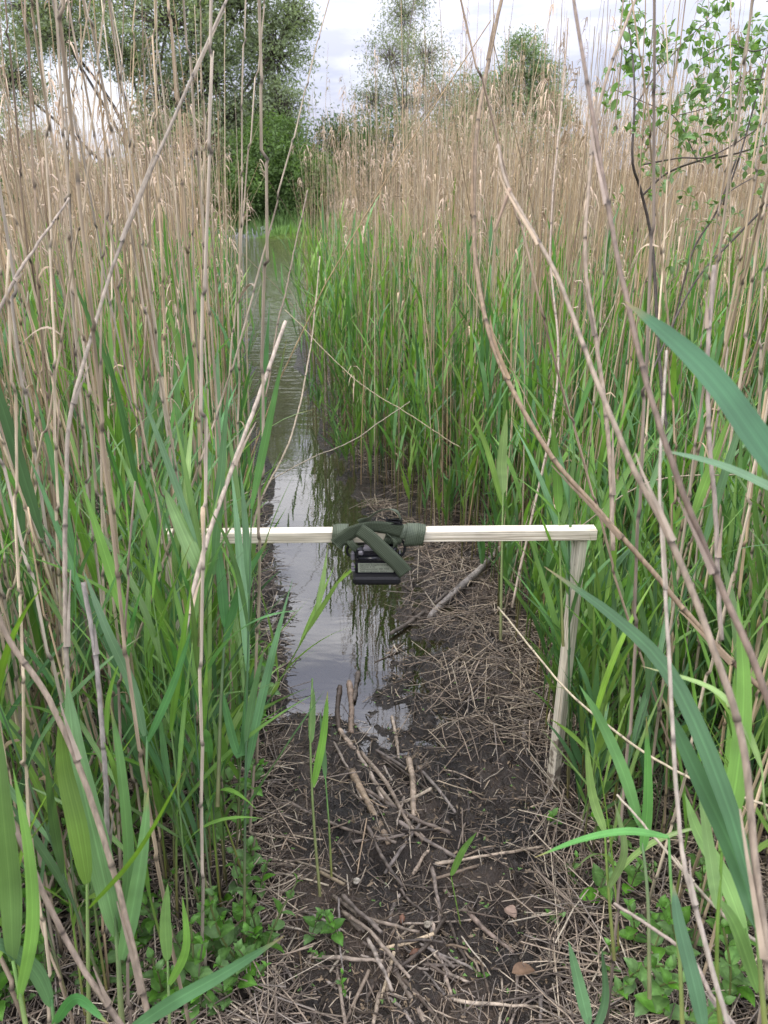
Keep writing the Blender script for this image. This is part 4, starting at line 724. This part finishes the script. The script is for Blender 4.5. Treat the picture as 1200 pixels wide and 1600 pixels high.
# ------------------------------------------------------------------ herbs
def leaf_mesh(m, base, az, ln, wd, up, col, ser=True, cup=.25):
    K = 9; u = np.linspace(0, 1, K); o = np.array([math.cos(az), math.sin(az), 0]); s = np.array([-math.sin(az), math.cos(az), 0]); a = up-np.linspace(0, .9, K); st = ln/(K-1)*(o[None]*np.cos(a)[:, None]+np.array([0, 0, 1.])*np.sin(a)[:, None])
    c = base+np.vstack([[0, 0, 0], np.cumsum(st[:-1], 0)]); w = wd/2*np.sin(np.pi*np.clip(u, .0, 1)**.72)*(1+(.10*(np.arange(K) % 2) if ser else 0)); w[0] = .0008; w[-1] = .0003; nn = np.cross(nrm(st), s)
    V = []; 
    for f, b in ((-1, 1), (-.55, .25), (0, 0), (.55, .25), (1, 1)): V.append(c+s*w[:, None]*f+nn*(-(w*cup*b)[:, None])*-1)
    v = np.stack(V, 1); q = [[k*5+j, k*5+j+1, k*5+5+j+1, k*5+5+j] for k in range(K-1) for j in range(4)]; cc = np.ones((K, 5, 3))*np.array(col); cc[:, 2] *= 1.25; m.add(v.reshape(-1, 3), q, None, cc.reshape(-1, 3))
def mint_proto(seed, H, nn, big):
    rr = np.random.default_rng(seed); root = empty('mint_plant'); u = np.linspace(0, 1, 8); p = np.stack([.02*u**2, .01*np.sin(u*3), H*u], -1)
    m = MB(); m.tube(p, np.full((1, 8), .0016), 5, np.array([.10, .12, .045])); m.build('stem', M_gstem, root); a0 = rr.uniform(0, 3)
    for k in range(nn):
        t = .25+.75*k/(nn-1); b = np.array([np.interp(t, u, p[:, j]) for j in range(3)])
        for s in (0, 1):
            ln = big*(1-.5*max(0, t-.45)/.55)*rr.uniform(.85, 1.1); m = MB(); leaf_mesh(m, b, a0+k*1.57+s*3.14+rr.normal(0, .2), ln, ln*.62, R(20+45*t), np.array([.10, .22, .045])*rr.uniform(.85, 1.15)); m.build('leaf', M_mint, root)
    return root
minto = [mint_proto(1, .10, 4, .040), mint_proto(2, .14, 5, .034), mint_proto(3, .06, 3, .026), mint_proto(4, .03, 2, .016)]
mused = set()
def mint(px, py, k, s, label, group=None):
    g = G(px, py, .06); g = G(px, py, float(height(g[0], g[1]))); o = minto[k] if k not in mused else copy_tree(minto[k]); mused.add(k)
    o.location = tuple(g+[0, 0, -.004]); o.scale = (s, s, s); o.rotation_euler = (random.gauss(0, .12), random.gauss(0, .12), random.uniform(0, 6.28)); tag(o, label, 'herb', group)
mint(482, 1478, 0, 1.0, 'leafy mint plant growing alone on the mud at left of the path'); mint(520, 1462, 0, .95, 'mint plant growing close behind the lone leafy one'); mint(500, 1500, 2, .9, 'low mint sprig at the foot of the lone leafy mint')
mint(345, 1510, 1, 1.35, 'largest pale mint at the edge of the left reeds by the arching blade'); mint(375, 1545, 0, 1.1, 'mint beneath the tip of the low arching blade')
mint(1000, 1580, 1, 1.4, 'large broad leaved mint in the lower right corner'); mint(1045, 1600, 0, 1.4, 'second broad leaved mint in the lower right corner'); mint(950, 1590, 0, 1.1, 'mint at the foot of the kinked grey stalk'); mint(1090, 1640, 0, 1.3, 'mint partly cut by the bottom edge on the right')
mint(855, 1440, 3, 1.6, 'tiny leafy sprout on the mud toward the right litter'); mint(752, 1520, 3, 1.2, 'tiny sprout beside the brown curled leaf'); mint(540, 1550, 2, .8, 'small round leaved sprout near the bottom edge'); mint(862, 1290, 2, 1.3, 'leafy sprig at the foot of the post'); mint(900, 1380, 2, 1.2, 'leafy sprig on the litter below the post')
rr = np.random.default_rng(6)
for k in range(165):
    y = 1.06+1.4*rr.uniform()**1.6; x = ev(ML, y)-.03-.6*rr.uniform()**1.5; o = copy_tree(minto[rr.integers(0, 3)]); s = rr.uniform(.9, 1.5); o.location = (x, y, float(height(x, y))-.004); o.scale = (s, s, s); o.rotation_euler = (rr.normal(0, .2), rr.normal(0, .2), rr.uniform(0, 6.28)); tag(o, ['round leaved', 'small', 'lush'][k % 3]+' green herb between the reed stems '+('at the bottom of the left bank' if y < 1.3 else ('on the left bank below the beam end' if y < 1.8 else 'on the left bank beside the water')), 'herb', 'herbs under the left reeds')
for k in range(105):
    y = 1.06+1.6*rr.uniform()**1.5; x = rr.uniform(ev(MR, y)+.02, .42*y+.5); o = copy_tree(minto[rr.integers(0, 4)]); s = rr.uniform(.8, 1.5); o.location = (x, y, float(height(x, y))+.01); o.scale = (s, s, s); o.rotation_euler = (rr.normal(0, .2), rr.normal(0, .2), rr.uniform(0, 6.28)); tag(o, ['tiny', 'small', 'leafy'][k % 3]+' green herb poking through the straw litter '+('at the bottom right corner' if y < 1.35 else ('beside the post foot' if y < 1.8 else 'behind the post')), 'herb', 'herbs in the right litter')
m = MB(); xy = mudpts(220, rr, 1.05, 2.3, 1)                # seedlings too small to pick apart
for x_, y_ in xy:
    z_ = float(height(x_, y_))
    for q in range(3): leaf_mesh(m, np.array([x_, y_, z_+.004]), rr.uniform(0, 6.28), rr.uniform(.004, .009), .004, .6, (.10, .20, .04), False)
tag(m.build('seedlings', M_mint), 'tiny green seedlings dotted over the mud', 'seedlings', kind='stuff')
def flatleaf(px, py, ln, wd, col, label, name, az):
    g = G(px, py, .05); g = G(px, py, float(height(g[0], g[1]))+.008); m = MB(); leaf_mesh(m, np.zeros(3), az, ln, wd, .25, col, False, .35); o = m.build(name, M_dryleaf); o.location = tuple(g); tag(o, label, 'leaf')
flatleaf(800, 1520, .055, .03, (.22, .15, .105), 'curled reddish brown leaf lying on the mud by the level straw', 'fallen_leaf', .2)
flatleaf(790, 1418, .035, .03, (.26, .19, .15), 'small grey brown leaf scrap on the mud', 'fallen_leaf', -.9)
for px, py, lab in ((628, 1435, 'small dark cone lying on the mud above the twig tangle'), (648, 1487, 'small reddish cone lying below the other cone')):
    g = G(px, py, float(height(*G(px, py, .05)[:2]))+.010); m = MB(); t = np.linspace(0, 1, 9); m.tube(np.stack([.026*(t-.5), .006*(t-.5), 0*t], -1), (.0065*np.sin(np.pi*np.clip(t, .06, .94))*(1+.22*(np.arange(9) % 2)))[None], 7, (.15, .07, .04), cap=True); o = m.build('alder_cone', M_stick); o.location = tuple(g); o.rotation_euler = (0, 0, 1.2 if py < 1450 else .3); tag(o, lab, 'cone')
def snail(px, py, lab):
    g = G(px, py, float(height(*G(px, py, .05)[:2]))+.006); m = MB(); t = np.linspace(0, 1, 26); a = t*4.5*np.pi; r_ = .0085*(1-t)**1.1; m.tube(np.stack([r_*np.cos(a), r_*np.sin(a), .007*t], -1), (.0045*(1-t*.85))[None], 7, (.33, .29, .23), cap=True); o = m.build('snail_shell', M_stick); o.location = tuple(g); tag(o, lab, 'shell')
snail(668, 1446, 'whitish snail shell lying near the cones'); snail(557, 1378, 'cream snail shell on the mud beside the mint')

# ------------------------------------------------------------------ leafy shrub reaching in at the top right
def shrub():
    root = tag(empty('leafy_shrub', tuple(P(1045, 700, 2.3))), 'leafy shrub with dark twigs and fresh oval leaves before the sky', 'shrub'); O = P(1045, 700, 2.3); rr = np.random.default_rng(3)
    T = [([(1045, 700), (1030, 560), (1020, 390), (1002, 300), (988, 250), (992, 150), (985, 60), (975, 15)], 8, 3), ([(1004, 305), (1040, 272), (1090, 252), (1150, 240), (1230, 215)], 5, 3),
         ([(1000, 258), (1060, 247), (1120, 240), (1230, 170)], 4, 2), ([(1150, 250), (1120, 330), (1080, 400), (1040, 560)], 4, 4), ([(1130, 320), (1160, 230), (1190, 120), (1210, 40)], 4, 3), ([(990, 170), (1030, 110), (1075, 60), (1115, 25)], 3, 1.5), ([(1090, 252), (1060, 190), (1030, 170), (960, 140)], 3, 1.5),
         ([(1240, 280), (1150, 370), (1080, 450), (1010, 600)], 5, 4), ([(1230, 120), (1150, 130), (1110, 165), (1060, 180)], 3, 1.5), ([(1010, 170), (1030, 200), (1060, 220)], 2, 1), ([(1230, 60), (1180, 80), (1140, 70), (1090, 95)], 3, 1.5), ([(1120, 330), (1140, 300), (1190, 270)], 3, 2)]
    for k, (pts, w0, w1) in enumerate(T):
        d = 2.2+.12*math.sin(k*2.3); q = spline([P(a, b, d+.06*math.sin(i+k)) for i, (a, b) in enumerate(pts)], 26); m = MB(); m.tube(q-O, np.linspace(w0, w1, 26)[None]/2.6*d/F, 6, np.array([.07, .055, .045]), cap=True); m.build('twig', M_stick, root)
    CL = [(985, 25, 16), (1000, 60, 10), (985, 95, 14), (1000, 105, 8), (1045, 60, 8), (1115, 22, 12), (1085, 50, 8), (1035, 75, 7), (955, 140, 8), (1100, 80, 10), (1120, 95, 8), (1185, 60, 16), (1165, 80, 12), (1060, 100, 8), (1085, 150, 14), (1110, 145, 14), (1140, 140, 14), (1050, 175, 10), (1150, 110, 10), (1190, 150, 18), (1175, 200, 14), (1195, 240, 12),
          (1070, 210, 9), (1110, 200, 10), (1140, 170, 12), (1010, 195, 7), (975, 200, 6), (1025, 280, 14), (1050, 290, 10), (1015, 320, 6), (1100, 340, 8), (1115, 350, 8), (1130, 365, 6), (1145, 265, 6), (1190, 290, 10), (1085, 440, 5), (1050, 420, 4), (960, 180, 6), (1005, 240, 6), (1040, 250, 7), (1075, 180, 9), (1090, 230, 9), (1120, 230, 9), (1160, 330, 8), (1020, 150, 5), (1090, 380, 6), (1070, 320, 6), (1180, 110, 10), (1070, 60, 5)]
    m = MB()
    for cx, cy, cn in CL:
        for _ in range(int(cn*.8)):
          b_ = P(cx+rr.normal(0, 17), cy+rr.normal(0, 17), 2.22+rr.normal(0, .08))-O
          for _k in range(3): leaf_mesh(m, b_, rr.uniform(0, 6.28), rr.uniform(.016, .028), rr.uniform(.010, .016), rr.normal(.4, .8), np.array([.125, .22, .07])*rr.uniform(.75, 1.25), False)
    tag(m.build('small_leaves', M_bushleaf, root), kind='stuff')
    n = 0
    protos = []
    for k in range(4):
        m = MB(); leaf_mesh(m, np.zeros(3), 0, .034, .019, .5, np.array([.125, .225, .07])*(.85+.12*k), False); protos.append(m.build('leaf', M_bushleaf, root))
    up = set()
    for cx, cy, cn in CL:
        for _ in range(cn):
            if n >= 292: continue
            k = int(rr.integers(0, 4)); o = protos[k] if k not in up else protos[k].copy()
            if k in up: COL.objects.link(o); o.parent = root
            up.add(k); o.location = tuple(P(cx+rr.normal(0, 11), cy+rr.normal(0, 11), 2.2+rr.normal(0, .06))-O); o.rotation_euler = (rr.normal(0, .8), rr.normal(-.3, .8), rr.uniform(0, 6.28)); s = rr.uniform(.55, 1.15); o.scale = (s, s, s); n += 1
    
shrub()

# ------------------------------------------------------------------ trees over the pond
def crown_tree(name, label, cat, bx_px, dist, lobes, col, leaf, trunk_r, n_leaf, seed, barkc=(.09, .075, .06), forks=3, dens=1.0, spread=.5, group=None, top=None, twigs=True):
    """lobes: (px, py, rx, ry) in the picture at that distance; leaves sit in clumps through each lobe's volume"""
    rr = np.random.default_rng(seed); def_d = dist; b = G(bx_px, 372); bx0 = P(bx_px, 320, dist)[0]; by0 = P(bx_px, 320, dist)[1]; base = np.array([bx0, by0, .3])
    root = tag(empty(name, tuple(base)), label, cat, group); tk = MB(); cw = MB(); sc = dist/F
    area = np.array([l[2]*l[3] for l in lobes], float); area /= area.sum()
    cs = [P(l[0], l[1], dist+rr.normal(0, .35)*l[2]*sc) for l in lobes]; tot = np.mean(cs, 0); crown_bot = min(c[2]-l[3]*sc for c, l in zip(cs, lobes)); 
    fk = base+(tot-base)*np.array([.35, .35, 0]); fk[2] = base[2]+max(.4, (crown_bot-base[2])*.9)
    tk.tube(spline([base-[0, 0, .4], base+(fk-base)*.5+[rr.normal(0, .1), 0, 0], fk], 10)-base, np.linspace(trunk_r*1.25, trunk_r, 10)[None], 8, np.array(barkc))
    for l, c, a in zip(lobes, cs, area):
        rx, ry = l[2]*sc, l[3]*sc; mid = fk+(c-fk)*.5+np.array([rr.normal(0, .12)*rx, rr.normal(0, .12)*rx, .25*rx]); end = c+[0, 0, ry*.4]
        tk.tube(spline([fk, mid, c, end], 14)-base, np.linspace(trunk_r*.6*(.6+a), trunk_r*.10, 14)[None], 6, np.array(barkc))
        nc = max(8, int(44*dens*(1+2*a))); th = rr.uniform(0, 6.28, nc); ph = np.arccos(rr.uniform(-1, 1, nc)); rad = rr.uniform(.35, 1.0, nc)**.6
        cc = c+np.stack([rx*rad*np.sin(ph)*np.cos(th), rx*rad*np.sin(ph)*np.sin(th), ry*rad*np.cos(ph)], -1)
        if twigs:
            st = c+(cc-c)*.15; K = 5; u = np.linspace(0, 1, K)[None, :, None]; pp = st[:, None]+(cc-st)[:, None]*u+np.array([0, 0, 1.])*(.1*rx*np.sin(u*np.pi)); tk.tube(pp-base, np.linspace(trunk_r*.10, trunk_r*.02, K)[None]*np.ones((nc, 1)), 4, np.array(barkc))
        n = int(n_leaf*a); ci = rr.integers(0, nc, n); s = spread*min(rx, ry)*.5
        pos = cc[ci]+rr.normal(0, 1, (n, 3))*s*np.array([1, 1, .8])*rr.uniform(.5, 1, nc)[ci][:, None]
        d = nrm(rr.normal(0, 1, (n, 3))+[0, 0, -.3]); sd = nrm(np.cross(d, rr.normal(0, 1, (n, 3)))); ll = leaf*rr.uniform(.6, 1.3, n)
        p = pos[:, None]+d[:, None]*ll[:, None, None]*np.array([-.5, .5])[None, :, None]
        clump = (.8+.4*rr.uniform(0, 1, nc))[ci][:, None]
        cw.ribbon(p-base, (ll*.24)[:, None]*np.array([1, .45]), sd[:, None]*np.ones((1, 2, 1)), (np.array(col)*clump*rr.uniform(.8, 1.25, (n, 1)))[:, None]*np.ones((1, 2, 1)))
    tk.build('trunk', M_bark, root); cw.build('crown', M_tree, root)
crown_tree('willow_tree', 'broad grey green willow towering behind the left reeds', 'tree', 235, 43, [(60, 20, 95, 60), (20, 130, 60, 55), (150, -30, 110, 60), (260, 40, 100, 75), (370, 20, 90, 80), (430, 90, 62, 80), (440, 180, 45, 50), (360, 200, 60, 50), (240, 210, 50, 40), (330, 130, 70, 70), (260, 160, 55, 50), (410, 190, 55, 50), (300, 220, 70, 45), (20, 230, 70, 40), (130, 290, 80, 40), (230, 290, 80, 45), (460, 30, 38, 40), (200, 90, 50, 40), (320, -60, 130, 60), (100, 60, 60, 40), (370, 260, 55, 45)], (.225, .270, .165), .16, .30, 98000, 1, spread=.46, dens=3.2)
crown_tree('round_bush', 'dense dark green bush hanging over the far shore', 'bush', 430, 41.5, [(425, 235, 58, 46), (400, 285, 48, 42), (465, 275, 48, 45), (500, 290, 35, 40), (430, 320, 60, 34), (370, 320, 45, 34), (475, 325, 35, 34), (330, 310, 50, 45)], (.115, .18, .066), .16, .16, 48000, 2, dens=2.2, spread=.62)
crown_tree('birch_tree', 'slender thin crowned tree standing alone against the sky', 'tree', 632, 47, [(632, 30, 42, 50), (610, 95, 48, 42), (665, 90, 50, 45), (585, 160, 40, 32), (640, 165, 60, 36), (690, 150, 34, 30), (650, -30, 40, 40)], (.22, .245, .175), .12, .15, 14000, 3, barkc=(.15, .13, .115), spread=.6, dens=2.4)
crown_tree('field_tree', 'small round topped green tree behind the middle of the right reeds', 'tree', 820, 55, [(820, 95, 34, 38), (850, 125, 32, 32), (790, 140, 34, 36), (830, 170, 45, 36), (868, 175, 30, 30)], (.18, .25, .12), .16, .14, 19000, 4, barkc=(.13, .11, .09), spread=.6, dens=2)
crown_tree('field_tree', 'low pale tree between the slender tree and the round topped one', 'tree', 735, 58, [(740, 150, 34, 34), (720, 195, 46, 34), (765, 200, 44, 32)], (.15, .21, .11), .16, .12, 13000, 5, barkc=(.13, .11, .09), spread=.65, dens=2)
crown_tree('shore_bush', 'green bushes low behind the front of the right reeds', 'bush', 560, 46, [(515, 235, 38, 42), (560, 230, 50, 40), (610, 230, 55, 40), (520, 300, 45, 45), (590, 290, 60, 45)], (.10, .155, .065), .15, .12, 22000, 6, dens=1.4, spread=1.0)
crown_tree('shore_bush', 'green bush behind the reeds below the slender tree', 'bush', 690, 47, [(680, 235, 55, 36), (740, 240, 55, 38), (700, 300, 75, 45)], (.11, .185, .07), .18, .12, 12000, 7, dens=1.4, spread=1.0)
crown_tree('shore_bush', 'green bush below the round topped tree', 'bush', 830, 50, [(820, 235, 60, 34), (880, 250, 50, 32), (850, 300, 80, 40)], (.12, .19, .08), .18, .12, 11000, 8, dens=1.4, spread=1.0)
crown_tree('shore_bush', 'low dark bush behind the left reeds', 'bush', 130, 44, [(40, 320, 90, 34), (160, 330, 90, 32), (270, 330, 70, 34)], (.06, .12, .035), .20, .12, 13000, 9, dens=1.4, spread=1.0)
def treeline():
    rr = np.random.default_rng(12); m = MB()
    for k in range(46):
        px = -150+k*34; d = 130+rr.uniform(-10, 10); top = rr.uniform(262, 285) if px > 850 else rr.uniform(240, 275); n = 900; c = P(px, (top+318)/2, d); rx = 24*d/F; rz = (318-top)/2*d/F
        q = nrm(rr.normal(0, 1, (n, 3)))*rr.uniform(.3, 1, (n, 1))**.5*[rx, rx, rz]+c; dd = nrm(rr.normal(0, 1, (n, 3))); s = nrm(np.cross(dd, rr.normal(0, 1, (n, 3)))); p = q[:, None]+dd[:, None]*np.array([-.35, 0, .35])[None, :, None]
        m.ribbon(p, np.full((n, 3), .22)*np.array([.4, 1, .3]), s[:, None]*np.ones((1, 3, 1)), np.array([.07, .11, .05])*rr.uniform(.7, 1.3, (n, 1, 1)))
    tag(m.build('treeline', M_tree), 'low distant line of trees beyond the pond', 'treeline', kind='stuff')
treeline()
def tussock():
    rr = np.random.default_rng(15); n = 2600; c = P(452, 320, 39.5); x = c[0]+rr.normal(0, .75, n); y = c[1]+rr.normal(0, .35, n); a = rr.uniform(0, 6.28, n); h = rr.uniform(.35, .75, n)*np.exp(-((x-c[0])/1.4)**2)
    u = np.linspace(0, 1, 4)[None, :, None]; o = np.stack([np.cos(a)*.3, np.sin(a)*.3, 0*a+1], -1); m = MB(); m.ribbon(np.stack([x, y, 0*x-.05], -1)[:, None]+o[:, None]*h[:, None, None]*u, np.full((n, 4), .022)*np.array([1, .9, .6, .1]), np.stack([-np.sin(a), np.cos(a), 0*a], -1)[:, None]*np.ones((1, 4, 1)), np.array([.17, .32, .06])*rr.uniform(.7, 1.2, (n, 1, 1)))
    tag(m.build('grass_tussock', M_grass), 'bright green tussock standing in the pond before the dark bush', 'grass')
tussock()
def bankgrass():
    rr = np.random.default_rng(13); n = 16000; x = rr.uniform(-24, 26, n); y = rr.uniform(42.2, 46.5, n); z = height(x, y); k = z > -.05; x, y, z = x[k], y[k], z[k]; n = len(x)
    a = rr.uniform(0, 6.28, n); h = rr.uniform(.3, .8, n); u = np.linspace(0, 1, 3)[None, :, None]; o = np.stack([np.cos(a)*.25, np.sin(a)*.25, 0*a+1], -1)
    m = MB(); m.ribbon(np.stack([x, y, z], -1)[:, None]+o[:, None]*h[:, None, None]*u, np.full((n, 3), .035)*np.array([1, .7, .1]), np.stack([-np.sin(a), np.cos(a), 0*a], -1)[:, None]*np.ones((1, 3, 1)), np.array([.13, .26, .045])*rr.uniform(.7, 1.2, (n, 1, 1)))
    tag(m.build('bank_grass', M_grass), 'bright green grass along the far shore', 'grass', kind='stuff')
bankgrass()
